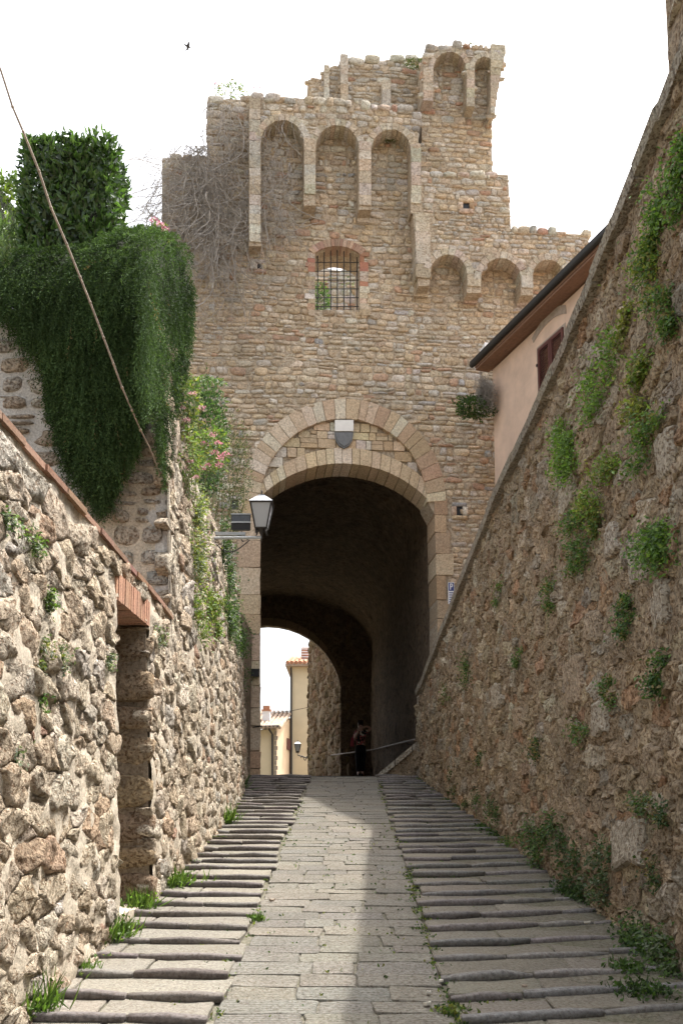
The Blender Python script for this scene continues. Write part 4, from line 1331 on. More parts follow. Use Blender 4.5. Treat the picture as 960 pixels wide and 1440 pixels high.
cen = np.array([[(sect(t)[0] + sect(t)[1]) / 2, sect(t)[2], 5.0] for t in T_.ravel()])
nrm = unit(cen - P)
P = P + nrm * (0.07 * fbm(P * np.array([2.2, 2.2, 2.8]), 4))[:, None]
Fc = [(i * nt_ + j, (i + 1) * nt_ + j, (i + 1) * nt_ + j + 1, i * nt_ + j + 1) for i in range(na - 1) for j in range(nt_ - 1)]
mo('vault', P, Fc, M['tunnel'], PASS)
# solid mass over and beside the vault so that no daylight leaks in
mb = MB()
mb.hexa([(-2.2, 18.7, 9.55), (2.6, 18.9, 9.55), (1.8, 33.0, 9.55), (-6.6, 33.0, 9.55), (-2.2, 18.7, 9.9), (2.6, 18.9, 9.9), (1.8, 33.0, 9.9), (-6.6, 33.0, 9.9)])
mb.hexa([(2.0, 18.9, 0), (2.6, 18.9, 0), (1.9, 33, 0), (1.05, 33, 0), (2.0, 18.9, 9.6), (2.6, 18.9, 9.6), (1.9, 33, 9.6), (1.05, 33, 9.6)])
mb.hexa([(-2.9, 18.7, 0), (-2.1, 18.7, 0), (-6.0, 33, 0), (-7.2, 33, 0), (-2.9, 18.7, 9.6), (-2.1, 18.7, 9.6), (-6.0, 33, 9.6), (-7.2, 33, 9.6)])
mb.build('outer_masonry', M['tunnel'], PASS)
# rear arch
def YP(yp): return lambda u, v, w: np.stack([np.asarray(u, float), yp - np.asarray(w, float) + 0 * u, np.asarray(v, float)], -1)
ra, rb, rc = aty(262, 1000, REAR), aty(376, 880, REAR), aty(479, 968, REAR)
arch_r = arc3((rb[0] * 2 - rc[0], rc[2]), (rb[0], rb[2]), (rc[0], rc[2]), 20)
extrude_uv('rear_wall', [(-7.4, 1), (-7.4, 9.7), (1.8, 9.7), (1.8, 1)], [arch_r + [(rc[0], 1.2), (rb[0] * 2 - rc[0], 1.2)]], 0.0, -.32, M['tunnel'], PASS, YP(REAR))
arch_o = [(rb[0] + (x - rb[0]) * 1.04, rc[2] + (z - rc[2]) * 1.10 + .08) for x, z in arch_r]
ncut = 17
for k in range(ncut):
    i0, i1 = k / ncut * 20, (k + 1) / ncut * 20
    f = lambda pl, i: tuple(np.array(pl[int(min(i, 19.999))]) + (np.array(pl[int(min(i, 19.999)) + 1]) - np.array(pl[int(min(i, 19.999))])) * (min(i, 19.999) % 1 if i < 20 else 1))
    poly = ccw([f(arch_r, i0), f(arch_r, i1), f(arch_o, i1), f(arch_o, i0)])
    Vv, Ff = stone_uvw(poly, .03, .02, rng, .6, flat=True, base=-.2, detail=2)
    mo('voussoir', YP(REAR)(Vv[:, 0], Vv[:, 1], Vv[:, 2]), Ff, M['ashlar'], PASS, col=jitcol((.33, .26, .18), rng, .08, .02), origin='c', smooth=False)

# ---- ruined back wall of the tower seen through the barred window
BACKW = thing('ruined_wall', (-.5, 27, 9.9), 'grey ruined wall glimpsed through the barred window', 'wall')
pl = [aty(x, y, 27) for x, y in ((425, 450), (425, 374), (448, 372), (462, 378), (478, 381), (488, 374), (530, 371), (530, 450))]
pl = [(p[0], p[2]) for p in pl]
pl[0] = (pl[0][0], 9.88); pl[-1] = (pl[-1][0], 9.88)
extrude_uv('wall_core', pl, [], 0, -.6, M['grey_mortar'], BACKW, YP(27))
us, vs = [a for a, b in pl], [b for a, b in pl]
ST = []
for p in coursed_cells(min(us), max(us), 9.92, max(vs), .14, .24, .2, .5, 81, .02, lambda u, v: inpoly((u, v), pl)):
    Vv, Ff = stone_uvw(ccw(p), .04, .03, rng, 1.3, detail=1)
    ST.append((YP(27)(Vv[:, 0], Vv[:, 1], Vv[:, 2]), Ff, jitcol(pick(PAL_TOP, rng), rng)))
place_stones(BACKW, ST, M['tower'], 'stone', 60, 'hidden_stones')

# ---- rough wall along the street beyond the gate
pa, pb = aty(480, 1000, 33.5), aty(434, 1000, 37.0)
def SP(u, v, w):
    u, v, w = np.asarray(u, float), np.asarray(v, float), np.asarray(w, float)
    d = np.array([pb[0] - pa[0], pb[1] - pa[1]]); L = np.linalg.norm(d); d = d / L
    return np.stack([pa[0] + d[0] * u - d[1] * w, pa[1] + d[1] * u + d[0] * w, v + 0 * u], -1)
LEN = float(np.hypot(pb[0] - pa[0], pb[1] - pa[1]))
FARW = thing('stone_wall', (pa[0], pa[1], zrf(34)), 'ochre rough stone wall just beyond the far end of the passage', 'wall')
displaced('mortar_bed', SP, -.2, LEN, 2.5, 11, .12, .12, .05, 2.5, M['right_mortar'], FARW)
ST = []
for p in rubble_cells(-.1, LEN - .05, 2.8, 10.8, .34, .24, 82, None, .3):
    Vv, Ff = stone_uvw(ccw(p), rng.uniform(.0, .04), .02, rng, 1.6, detail=2)
    Vv[:, 2] += .03 * fbm(Vv * 5, 3)
    Vv[:, 0] = np.minimum(Vv[:, 0], LEN)
    ST.append((SP(Vv[:, 0], Vv[:, 1], Vv[:, 2]), Ff, jitcol(pick([(3, (.24, .165, .09)), (2, (.21, .14, .075)), (1, (.26, .19, .115))], rng), rng)))
place_stones(FARW, ST, M['right'], 'stone', 120, 'small_stones')
e0, e1 = SP(np.array([LEN - .02]), np.array([0.]), np.array([-.05]))[0], SP(np.array([LEN - .02]), np.array([0.]), np.array([-1.0]))[0]
s0, s1 = SP(np.array([-.2]), np.array([0.]), np.array([-.05]))[0], SP(np.array([-.2]), np.array([0.]), np.array([-1.0]))[0]
MB().hexa([(s0[0], s0[1], 1), (s1[0], s1[1], 1), (e1[0], e1[1], 1), (e0[0], e0[1], 1), (s0[0], s0[1], 11), (s1[0], s1[1], 11), (e1[0], e1[1], 11), (e0[0], e0[1], 11)]).build('wall_core', M['right_mortar'], FARW)

# ================================================================== HOUSES
# salmon house over the right wall: its street front runs back to the tower
HC = np.array([aty(694, 600, 17.25)[0], 17.25])
HD = unit(np.array([-.335, 1.0])); HN = np.array([-HD[1], HD[0]])       # along the front, and out towards the street
ZE = float(aty(694, 520, 17.25)[2])
def HP(u, v, w):     # u metres from the tower end towards the camera
    u, v, w = np.asarray(u, float), np.asarray(v, float), np.asarray(w, float)
    return np.stack([HC[0] - HD[0] * u + HN[0] * w, HC[1] - HD[1] * u + HN[1] * w, v + 0 * u], -1)
def hpx(px, py, w=0.0):
    n = np.array([HN[0], HN[1], 0]); p0 = np.array([HC[0] + HN[0] * w, HC[1] + HN[1] * w, 0])
    p = onplane(px, py, p0, n)
    return float(-(p[0] - HC[0]) * HD[0] - (p[1] - HC[1]) * HD[1]), float(p[2])
HOUSE = thing('house', (HC[0] + 1, HC[1] - 3, 4), 'salmon plastered house with dark gutter and red shutters above the right wall', 'house')
LH = 7.0
sw = [hpx(757, 492), hpx(790, 462), hpx(790, 520), hpx(762, 556)]
wu0, wu1 = sw[0][0], sw[1][0] + .06
wv1 = (sw[0][1] + sw[1][1]) / 2; wv0 = wv1 - 1.45
def hflat(u, v, w): return HP(u, v, w)
extrude_uv('wall', [(0, 3), (LH, 3), (LH, ZE), (0, ZE)], [[(wu0, wv0), (wu1, wv0), (wu1, wv1), (wu0, wv1)]], 0, -.3, M['plaster'], HOUSE, HP)
b0, b1 = HP(np.array([0., LH]), np.array([3., 3.]), np.array([-.3, -.3]))
mb = MB().hexa([(*b0[:2], 3), (*b1[:2], 3), (b1[0] + 6, b1[1] + 2, 3), (b0[0] + 5, b0[1] + 1.6, 3), (*b0[:2], ZE), (*b1[:2], ZE), (b1[0] + 6, b1[1] + 2, ZE + 1.2), (b0[0] + 5, b0[1] + 1.6, ZE + 1.2)])
mb.build('house_body', M['plaster'], HOUSE)
def hbox(u0, u1, v0, v1, w0, w1, v0b=None, v1b=None):
    v0b = v0 if v0b is None else v0b; v1b = v1 if v1b is None else v1b
    p = [HP(np.array(u), np.array(v), np.array(w)) for u, v, w in ((u0, v0, w0), (u1, v0, w0), (u1, v0b, w1), (u0, v0b, w1), (u0, v1, w0), (u1, v1, w0), (u1, v1b, w1), (u0, v1b, w1))]
    return p
ROOF = MB().hexa(hbox(-.22, LH + .4, ZE + .13, ZE + .22, .29, -6, ZE + 1.5, ZE + 1.6)).build('roof', M['rooftile'], HOUSE)
for k in range(5):      # soffit boards
    MB().hexa(hbox(-.18, LH + .4, ZE + .03 + .0 * k, ZE + .06, .26 - k * .055, .208 - k * .055)).build('soffit_board', M['soffit'], HOUSE)
MB().hexa(hbox(-.18, LH + .4, ZE + .07, ZE + .12, .27, -.3)).build('soffit_deck', M['soffit'], HOUSE)
g = MB()
for k in range(9):
    a0, a1 = math.pi + math.pi * k / 9, math.pi + math.pi * (k + 1) / 9
    q = lambda a, r, u: tuple(HP(np.array(u), np.array(ZE + .15 + r * math.sin(a)), np.array(.30 + r * math.cos(a))))
    g.hexa([q(a0, .048, -.25), q(a0, .048, LH + .4), q(a1, .048, LH + .4), q(a1, .048, -.25), q(a0, .04, -.25), q(a0, .04, LH + .4), q(a1, .04, LH + .4), q(a1, .04, -.25)])
g.hexa(hbox(-.25, LH + .4, ZE + .145, ZE + .215, .34, .24))
g.build('gutter', M['gutter'], HOUSE)
extrude_uv('pale_flashing', [(-.42, ZE + .16), (.02, ZE + .16), (.02, ZE + .5), (-.2, ZE + .42)], [], .16, .06, M['sign_white'], HOUSE, HP)
# shutters
half = (wu1 - wu0) / 2
for s_ in (0, 1):
    a = wu0 + half * s_ + .006; b = wu0 + half * (s_ + 1) - .006
    f = MB()
    f.hexa(hbox(a, a + .05, wv0, wv1, .0, .035)); f.hexa(hbox(b - .05, b, wv0, wv1, .0, .035))
    f.hexa(hbox(a + .05, b - .05, wv0, wv0 + .07, .0, .034)); f.hexa(hbox(a + .05, b - .05, wv1 - .06, wv1, .0, .034)); f.hexa(hbox(a + .05, b - .05, wv0 + .65, wv0 + .72, .0, .034))
    SHT = f.build('shutter', M['shutter'], HOUSE)
    v = wv0 + .08
    while v < wv1 - .08:
        if not (wv0 + .62 < v < wv0 + .72):
            sl = MB().hexa(hbox(a + .05, b - .05, v, v + .012, .028, .004, v + .022, v + .034)).build('slat', M['shutter'], None)
            sl.parent = SHT
        v += .04
    hg = MB().hexa(hbox((a - .03) if s_ == 0 else b, a if s_ == 0 else b + .03, wv0 + .3, wv0 + .34, -.01, .05)); hg.hexa(hbox((a - .03) if s_ == 0 else b, a if s_ == 0 else b + .03, wv1 - .3, wv1 - .26, -.01, .05))
    h_ = hg.build('hinge', M['iron'], None); h_.parent = SHT
extrude_uv('window_surround', [(wu0 - .05, wv0 - .05), (wu1 + .05, wv0 - .05), (wu1 + .05, wv1 + .05), (wu0 - .05, wv1 + .05)], [[(wu0, wv0), (wu1, wv0), (wu1, wv1), (wu0, wv1)]], .012, -.1, M['relief'], HOUSE, HP)
ri = arc3(hpx(750, 482), hpx(768, 456), hpx(796, 441), 14); ro = arc3(hpx(748, 476), hpx(766, 446), hpx(795, 429), 14)
extrude_uv('relief_arch', ri + ro[::-1], [], .012, -.02, M['relief'], HOUSE, HP)

# houses beyond the gate
def far_box(th, name, px0, px1, py0, y, depth, mat, zb=2.2, dx=0.0):
    a, b = aty(px0, py0, y), aty(px1, py0, y)
    return MB().hexa([(a[0], y, zb), (b[0], y, zb), (b[0] + dx, y + depth, zb), (a[0] + dx, y + depth, zb), (a[0], y, a[2]), (b[0], y, a[2]), (b[0] + dx, y + depth, a[2]), (a[0] + dx, y + depth, a[2])]).build(name, mat, th)
Y1 = 44.0
CREAM = thing('house', (aty(425, 1090, Y1)[0], Y1, zrf(Y1)), 'tall cream house with red chimney seen through the far arch', 'house')
far_box(CREAM, 'wall', 410, 452, 938, Y1, 6, M['cream'])
a, b = aty(402, 938, Y1), aty(456, 932, Y1)
MB().hexa([(a[0], Y1 - .35, a[2]), (b[0], Y1 - .35, a[2]), (b[0], Y1 + 6, a[2]), (a[0], Y1 + 6, a[2]), (a[0], Y1 - .35, a[2] + .1), (b[0], Y1 - .35, a[2] + .1), (b[0] - .4, Y1 + 3, a[2] + .9), (a[0] + .4, Y1 + 3, a[2] + .9)]).build('roof', M['rooftile'], CREAM)
for k in range(9):
    x = a[0] + (b[0] - a[0]) * k / 9
    MB().tube([(x + .09, Y1 - .38, a[2] + .15), (x + .09 + .05, Y1 + 2.6, a[2] + .86)], .085, 6).build('roof_tile', M['terracotta'], CREAM)
c0, c1 = aty(424, 930, Y1 + .8), aty(434, 911, Y1 + .8)
CH = MB().box(c0[0], c1[0], Y1 + .7, Y1 + 1.2, a[2], c1[2]).build('chimney', M['terracotta'], CREAM)
for k in range(5):
    zz = c1[2] - .1 - k * .12
    q = MB().box(c0[0] - .03, c1[0] + .03, Y1 + .66, Y1 + 1.24, zz, zz + .05).build('chimney_slat', M['sign_white'], None); q.parent = CH
d0, d1 = aty(409.5, 940, Y1 - .08), aty(409.5, 1100, Y1 - .08)
MB().tube([(d0[0], Y1 - .3, d0[2]), (d0[0], Y1 - .08, d0[2] - .25), (d1[0], Y1 - .08, d1[2])], .05, 6).build('downpipe', M['iron'], CREAM)

Y2 = 41.0
LOW = thing('house', (aty(382, 1090, Y2)[0], Y2, zrf(Y2)), 'low apricot house with tiled roof and white chimney seen through the far arch', 'house')
far_box(LOW, 'wall', 340, 389, 1026, Y2, 5, M['cream'])
# side wall receding to the right, with a small window
s0, s1 = aty(389, 1022, Y2), aty(410, 1010, Y2 + 3.4)
sidew = MB().hexa([(s0[0], Y2, 2), (s0[0] - .3, Y2 + .1, 2), (s1[0] - .3, Y2 + 3.4, 2), (s1[0], Y2 + 3.4, 2), (s0[0], Y2 + .002, s0[2]), (s0[0] - .3, Y2 + .1, s0[2]), (s1[0] - .3, Y2 + 3.4, s1[2]), (s1[0], Y2 + 3.4, s1[2])])
sidew.build('side_wall', M['orange_plaster'], LOW)
w0, w1 = aty(403, 1054, Y2 + 2.3), aty(408, 1040, Y2 + 3.0)
MB().hexa([(w0[0] - .1, Y2 + 2.25, w0[2]), (w0[0] + .05, Y2 + 2.25, w0[2]), (w1[0] + .05, Y2 + 3.0, w0[2]), (w1[0] - .1, Y2 + 3.0, w0[2]), (w0[0] - .1, Y2 + 2.25, w1[2]), (w0[0] + .05, Y2 + 2.25, w1[2]), (w1[0] + .05, Y2 + 3.0, w1[2]), (w1[0] - .1, Y2 + 3.0, w1[2])]).build('window', M['shutter'], LOW)
for k in range(9):   # quoins
    q0, q1 = aty(386, 1090 - k * 7 - 6, Y2), aty(390.5 if k % 2 else 389.2, 1090 - k * 7, Y2)
    MB().box(q0[0], q1[0], Y2 - .03, Y2 + .1, q1[2] + .015, q0[2]).build('quoin', M['relief'], LOW)
r0, r1, r2 = aty(338, 1029, Y2), aty(394, 1024, Y2), aty(409, 1006, Y2 + 3.4)
MB().hexa([(r0[0], Y2 - .4, r0[2]), (r1[0], Y2 - .4, r1[2]), (r2[0], Y2 + 3.4, r2[2]), (r0[0], Y2 + 3.4, r2[2]), (r0[0], Y2 - .4, r0[2] + .1), (r1[0], Y2 - .4, r1[2] + .1), (r2[0], Y2 + 3.4, r2[2] + .12), (r0[0], Y2 + 3.4, r2[2] + .12)]).build('roof', M['rooftile'], LOW)
for k in range(11):
    t = k / 10
    MB().tube([(r0[0] + (r1[0] - r0[0]) * t, Y2 - .45, r0[2] + .13), (r0[0] + (r2[0] - r0[0]) * t, Y2 + 3.4, r2[2] + .15)], .075, 6).build('roof_tile', M['rooftile'], LOW)
c0, c1 = aty(369, 1022, Y2 + 1.0), aty(380, 1000, Y2 + 1.0)
CH = MB().box(c0[0], c1[0], Y2 + .9, Y2 + 1.25, c0[2] - .3, c1[2]).build('chimney', M['sign_white'], LOW)
q = MB().box(c0[0] - .03, c1[0] + .03, Y2 + .86, Y2 + 1.29, c1[2], c1[2] + .06).box(c0[0] + .03, c1[0] - .03, Y2 + .92, Y2 + 1.2, c1[2] + .06, c1[2] + .22).build('chimney_pot', M['terracotta'], None); q.parent = CH
d0, d1 = aty(383, 1026, Y2 - .06), aty(383, 1100, Y2 - .06)
MB().tube([(d0[0] - .12, Y2 - .35, d0[2]), (d0[0], Y2 - .06, d0[2] - .2), (d1[0], Y2 - .06, d1[2])], .045, 6).build('downpipe', M['iron'], LOW)
MB().tube([tuple(aty(320, 1023, Y2 - .4)), tuple(aty(392, 1021, Y2 - .4))], .05, 6).build('gutter', M['iron'], LOW)

# ================================================================== LAMPS, SIGN, RAIL, WIRES
def lantern(root, c, s, mats=('iron', 'pane', 'zinc')):
    """four-sided street lantern hanging bottom-up from its bracket; c = bottom centre, s = height of the glass body"""
    x, y, z = c
    wb, wt = .225 * s, .415 * s
    cb = [(x + a * wb, y + b * wb, z) for a, b in ((-1, -1), (1, -1), (1, 1), (-1, 1))]
    ct = [(x + a * wt, y + b * wt, z + s) for a, b in ((-1, -1), (1, -1), (1, 1), (-1, 1))]
    f = MB()
    for k in range(4):
        f.tube([cb[k], ct[k]], .014 * s / .42, 5); f.tube([cb[k], cb[(k + 1) % 4]], .013 * s / .42, 5); f.tube([ct[k], ct[(k + 1) % 4]], .016 * s / .42, 5)
    adopt(f.build('lantern_frame', M[mats[0]]), root)
    for k in range(4):
        j = (k + 1) % 4
        cen = Vector((x, y, z + s / 2))
        pts = [Vector(p) for p in (cb[k], cb[j], ct[j], ct[k])]
        m_ = sum(pts, Vector()) / 4
        pts = [p + (cen - m_) * .03 for p in pts]
        inn = [p + (cen - m_).normalized() * .006 for p in pts]
        adopt(MB().hexa(pts + inn).build('pane', M[mats[1]]), root)
    rf = MB()
    zt = z + s
    ov = [(x + a * wt * 1.12, y + b * wt * 1.12, zt + .008) for a, b in ((-1, -1), (1, -1), (1, 1), (-1, 1))]
    rt = [(x + a * wt * .42, y + b * wt * .42, zt + .30 * s) for a, b in ((-1, -1), (1, -1), (1, 1), (-1, 1))]
    rf.hexa(ov + rt)
    rf.box(x - wt * .30, x + wt * .30, y - wt * .30, y + wt * .30, zt + .30 * s, zt + .37 * s)
    RF = adopt(rf.build('roof', M[mats[2]]), root)
    fi = MB().lathe([(.02 * s, .37 * s), (.05 * s, .42 * s), (.02 * s, .47 * s), (.035 * s, .51 * s), (.004, .60 * s)], (x, y, zt), 8)
    adopt(fi.build('finial', M[mats[0]], smooth=True), root)
    for k in range(4):
        a = math.pi / 2 * k + math.pi / 4
        cu = MB()
        pts = []
        for q in range(12):
            t = q / 11; an = 5.2 * t
            r = wt * .9 - .06 * s * t + .07 * s * (1 - t) * math.cos(an)
            pts.append((x + math.cos(a) * r * 1.1, y + math.sin(a) * r * 1.1, zt + .06 * s + .10 * s * math.sin(an) * (1 - .5 * t)))
        cu.tube(pts, .011 * s / .42, 4)
        adopt(cu.build('scroll', M[mats[0]]), root)
        pts = []
        for q in range(12):
            t = q / 11; an = 5.5 * t
            r = wb * 1.0 + .05 * s + .07 * s * math.cos(an + 1) * (1 - .4 * t)
            pts.append((x + math.cos(a) * r, y + math.sin(a) * r, z - .12 * s + .11 * s * math.sin(an) * (1 - .4 * t)))
        adopt(MB().tube(pts, .011 * s / .42, 4).build('scroll', M[mats[0]]), root)
    st = MB().lathe([(.004, -.62 * s), (.03 * s, -.40 * s), (.045 * s, -.30 * s), (.03 * s, -.25 * s), (.10 * s, -.12 * s), (wb * 1.0, -.02 * s), (wb * 1.02, .0)], (x, y, z), 8)
    adopt(st.build('stem', M[mats[0]], smooth=True), root)
YL = 11.4
lc = aty(367.5, 744, YL)
LAMP = thing('wall_lantern', (float(LP(YL, lc[2], 0)[0]), YL, lc[2] - .15), 'old iron street lantern with frosted glass on a bracket beside the gate', 'lantern')
lantern(LAMP, lc, .30)
az = float(aty(340, 757, YL)[2])
wx = float(LP(YL, az, 0)[0])
arm = MB().tube([(wx - .1, YL, az), (lc[0], YL, az + .01)], .018, 7)
ARM = arm.build('bracket_arm', M['zinc'], LAMP)
pts = []
for k in range(20):
    t = k / 19
    pts.append((wx + .02 + .44 * t, YL, az - .17 * math.sin(math.pi * t) * (1 - .3 * t) - .02))
MB().tube(pts, .007, 5).build('bracket_scroll', M['iron'], LAMP)
# floodlight on its own short arm
fc = aty(339.5, 736, YL + .15)
FL = thing('floodlight', (wx, YL + .15, fc[2] - .1), 'small black box floodlight on a metal arm left of the near lantern', 'floodlight')
hw, hh = .115, .095
body = MB().hexa([(fc[0] - hw, YL + .1, fc[2] - hh), (fc[0] + hw, YL + .1, fc[2] - hh), (fc[0] + hw * .8, YL + .24, fc[2] - hh * .7), (fc[0] - hw * .8, YL + .24, fc[2] - hh * .7), (fc[0] - hw, YL + .1, fc[2] + hh), (fc[0] + hw, YL + .1, fc[2] + hh), (fc[0] + hw * .8, YL + .24, fc[2] + hh * .7), (fc[0] - hw * .8, YL + .24, fc[2] + hh * .7)])
body.build('housing', M['black'], FL)
MB().box(fc[0] - hw * .93, fc[0] + hw * .93, YL + .088, YL + .102, fc[2] + .005, fc[2] + hh * .86).build('glass', M['lens'], FL)
MB().box(fc[0] - hw * 1.04, fc[0] + hw * 1.04, YL + .082, YL + .12, fc[2] + hh * .94, fc[2] + hh * 1.08).build('rim', M['zinc'], FL)
MB().box(fc[0] - hw * 1.0, fc[0] + hw * 1.0, YL + .084, YL + .1, fc[2] - .012, fc[2] + .006).build('divider', M['zinc'], FL)
zb = float(aty(330, 751, YL + .15)[2])
MB().box(wx - .1, fc[0] + .05, YL + .12, YL + .18, zb - .02, zb + .018).build('arm', M['zinc'], FL)
MB().tube([(fc[0], YL + .16, fc[2] - hh), (fc[0] + .08, YL + .16, zb - .07), (fc[0] + .02, YL + .16, zb - .09), (fc[0] - .04, YL + .16, zb)], .008, 5).build('yoke', M['black'], FL)
# far lantern
YF = 37.3
fc2 = aty(418.5, 1057, YF)
FAR = thing('wall_lantern', (aty(436, 1068, YF)[0], YF, fc2[2] - .2), 'small distant street lantern on a scrolled arm, seen through the far arch', 'lantern')
lantern(FAR, (fc2[0], fc2[1], fc2[2]), .28)
p0, p1 = aty(419, 1062, YF), aty(436, 1067, YF)
MB().tube([p0, p1], .022, 6).build('bracket_arm', M['iron'], FAR)
pts = [aty(423 + 11 * k / 14, 1066 - 3.2 * math.sin(k / 14 * 9), YF) for k in range(15)]
MB().tube(pts, .016, 5).build('bracket_scroll', M['iron'], FAR)
# handrail along the passage wall
RAIL = thing('handrail', tuple(aty(580, 1040, 18.6)), 'thin metal handrail running along the right wall of the dark passage', 'handrail')
rp = [aty(584, 1040, 18.6), aty(570, 1043, 22.6), aty(542, 1050, 27.6), aty(524, 1054.5, 31.4), aty(482, 1060, 32.6), aty(462, 1062.5, 34.8), aty(437, 1067, 36.7)]
MB().tube(rp, [.022] * 7, 6).build('rail', M['rust'], RAIL)
for k in (1, 2, 3, 4):
    p = rp[k]
    MB().tube([p, (p[0] + .05, p[1], p[2] - .06), (p[0] + .30, p[1], p[2] - .08)], .012, 5).build('rail_bracket', M['iron'], RAIL)
# parking sign
s0 = fpx(630, 849, .07); s1 = fpx(637, 819, .07)
SIGN = thing('parking_sign', FP(np.array(s0[0]), np.array(s0[1]), np.array(.06)), 'narrow white and blue parking sign on the right jamb of the gate', 'sign')
u0, u1, v0, v1 = s0[0], s0[0] + .115, s0[1], s1[1]
extrude_uv('plate', [(u0, v0), (u1, v0), (u1, v1), (u0, v1)], [], .075, .05, M['sign_white'], SIGN)
bl = (v1 - v0) * .40
extrude_uv('blue_field', [(u0 + .008, v1 - bl), (u1 - .008, v1 - bl), (u1 - .008, v1 - .01), (u0 + .008, v1 - .01)], [], .079, .074, M['sign_blue'], SIGN)
pu, pv, ph = u0 + .032, v1 - bl + .02, bl - .045
letter = [(pu, pv), (pu + .018, pv), (pu + .018, pv + ph * .42), (pu + .04, pv + ph * .42), (pu + .056, pv + ph * .55), (pu + .056, pv + ph * .87), (pu + .04, pv + ph), (pu, pv + ph)]
extrude_uv('letter_p', letter, [[(pu + .018, pv + ph * .57), (pu + .036, pv + ph * .57), (pu + .041, pv + ph * .64), (pu + .041, pv + ph * .79), (pu + .036, pv + ph * .85), (pu + .018, pv + ph * .85)]], .083, .078, M['sign_white'], SIGN)
for k in range(5):
    vv = v1 - bl - .03 - k * .042
    if vv < v0 + .02: break
    extrude_uv('text_line', [(u0 + .015, vv - .016), (u1 - (.015 if k != 2 else .04), vv - .016), (u1 - (.015 if k != 2 else .04), vv), (u0 + .015, vv)], [], .079, .074, M['sign_blue'], SIGN)
# thin wires
W1 = thing('cable', tuple(aty(392, 996, 40)), 'thin dark cable crossing to the cream house beyond the arch', 'cable')
a, b = aty(340, 1003, 42.0), aty(436, 994, 43.9)
MB().tube([a + (b - a) * k / 8 - np.array([0, 0, .12 * math.sin(math.pi * k / 8)]) for k in range(9)], .012, 4).build('wire', M['black'], W1)
a = aty(337, 1023, 17.9); b = aty(368, 1022, 18.05)
W2 = thing('jamb_cable', tuple(a), 'dark cable stapled low across the left jamb of the gate', 'cable')
MB().tube([a, a + (b - a) * .5 - np.array([0, .0, .01]), b - np.array([0, .12, 0])], .012, 5).build('wire', M['black'], W2)
# junction box by the ivy on the left jamb
jb = aty(357, 946, 17.85)
JB = MB().box(jb[0] - .09, jb[0] + .09, jb[1] - .02, jb[1] + .2, jb[2] - .06, jb[2] + .06)
JB.box(jb[0] - .10, jb[0] + .10, jb[1] - .03, jb[1] + .0, jb[2] + .05, jb[2] + .07).box(jb[0] - .10, jb[0] + .10, jb[1] - .03, jb[1] + .0, jb[2] - .07, jb[2] - .05)
tag(JB.build('junction_box', M['black'], origin='c'), 'small black junction box among ivy on the left jamb', 'junction box')

# ================================================================== PERSON
PY = 31.2
pf = aty(507, 1088.5, PY)
S_ = 1.0
PERSON = thing('person', (pf[0], PY, zrf(PY)), 'person in black trousers and patterned top, one arm raised, leaning in the dark passage', 'person')
def skin_obj(name, J, E, mat, root_i=0, sub=2, parent=PERSON):
    me = bpy.data.meshes.new(name)
    me.from_pydata([(pf[0] + j[0], PY + j[1], zrf(PY) + j[2]) for j in J], E, [])
    bm = bmesh.new(); bm.from_mesh(me)
    lay = bm.verts.layers.skin.verify()
    bm.verts.ensure_lookup_table()
    for k, j in enumerate(J):
        r = j[3]; rr = j[4] if len(j) > 4 else r
        bm.verts[k][lay].radius = (r, rr)
        bm.verts[k][lay].use_root = (k == root_i)
    bm.to_mesh(me); bm.free()
    me.materials.append(mat)
    o = bpy.data.objects.new(name, me); COL.objects.link(o)
    o.modifiers.new('skin', 'SKIN').use_smooth_shade = True
    m_ = o.modifiers.new('sub', 'SUBSURF'); m_.levels = sub; m_.render_levels = sub
    dg = bpy.context.evaluated_depsgraph_get()
    nm = bpy.data.meshes.new_from_object(o.evaluated_get(dg))
    bpy.data.objects.remove(o)
    nm.materials.clear(); nm.materials.append(mat)
    nm.polygons.foreach_set('use_smooth', np.ones(len(nm.polygons), bool))
    o = bpy.data.objects.new(name, nm); COL.objects.link(o)
    return adopt(o, parent)
# joints: x to the right in the picture, y away from the camera
J = [(0, 0, .90, .13, .10), (0, .0, 1.06, .11, .085), (0, 0, 1.22, .125, .09), (.0, 0, 1.36, .10, .07), (.0, -.01, 1.43, .05), (.0, -.015, 1.50, .07, .08), (.0, -.02, 1.58, .078, .09), (.0, -.015, 1.64, .05),
     (-.15, 0, 1.34, .052), (-.21, -.03, 1.10, .042), (-.12, -.19, 1.27, .034), (-.07, -.20, 1.40, .026),
     (.15, 0, 1.35, .052), (.34, -.02, 1.47, .042), (.20, .03, 1.55, .034), (.12, .02, 1.53, .026),
     (-.085, 0, .82, .09), (-.08, -.02, .48, .062), (-.07, .02, .10, .04), (-.08, -.10, .04, .035), (-.08, -.17, .03, .025),
     (.085, 0, .82, .09), (.07, -.04, .48, .062), (.05, .0, .10, .04), (.06, -.12, .04, .035), (.06, -.19, .03, .025)]
E = [(0, 1), (1, 2), (2, 3), (3, 4), (4, 5), (5, 6), (6, 7), (3, 8), (8, 9), (9, 10), (10, 11), (3, 12), (12, 13), (13, 14), (14, 15), (0, 16), (16, 17), (17, 18), (18, 19), (19, 20), (0, 21), (21, 22), (22, 23), (23, 24), (24, 25)]
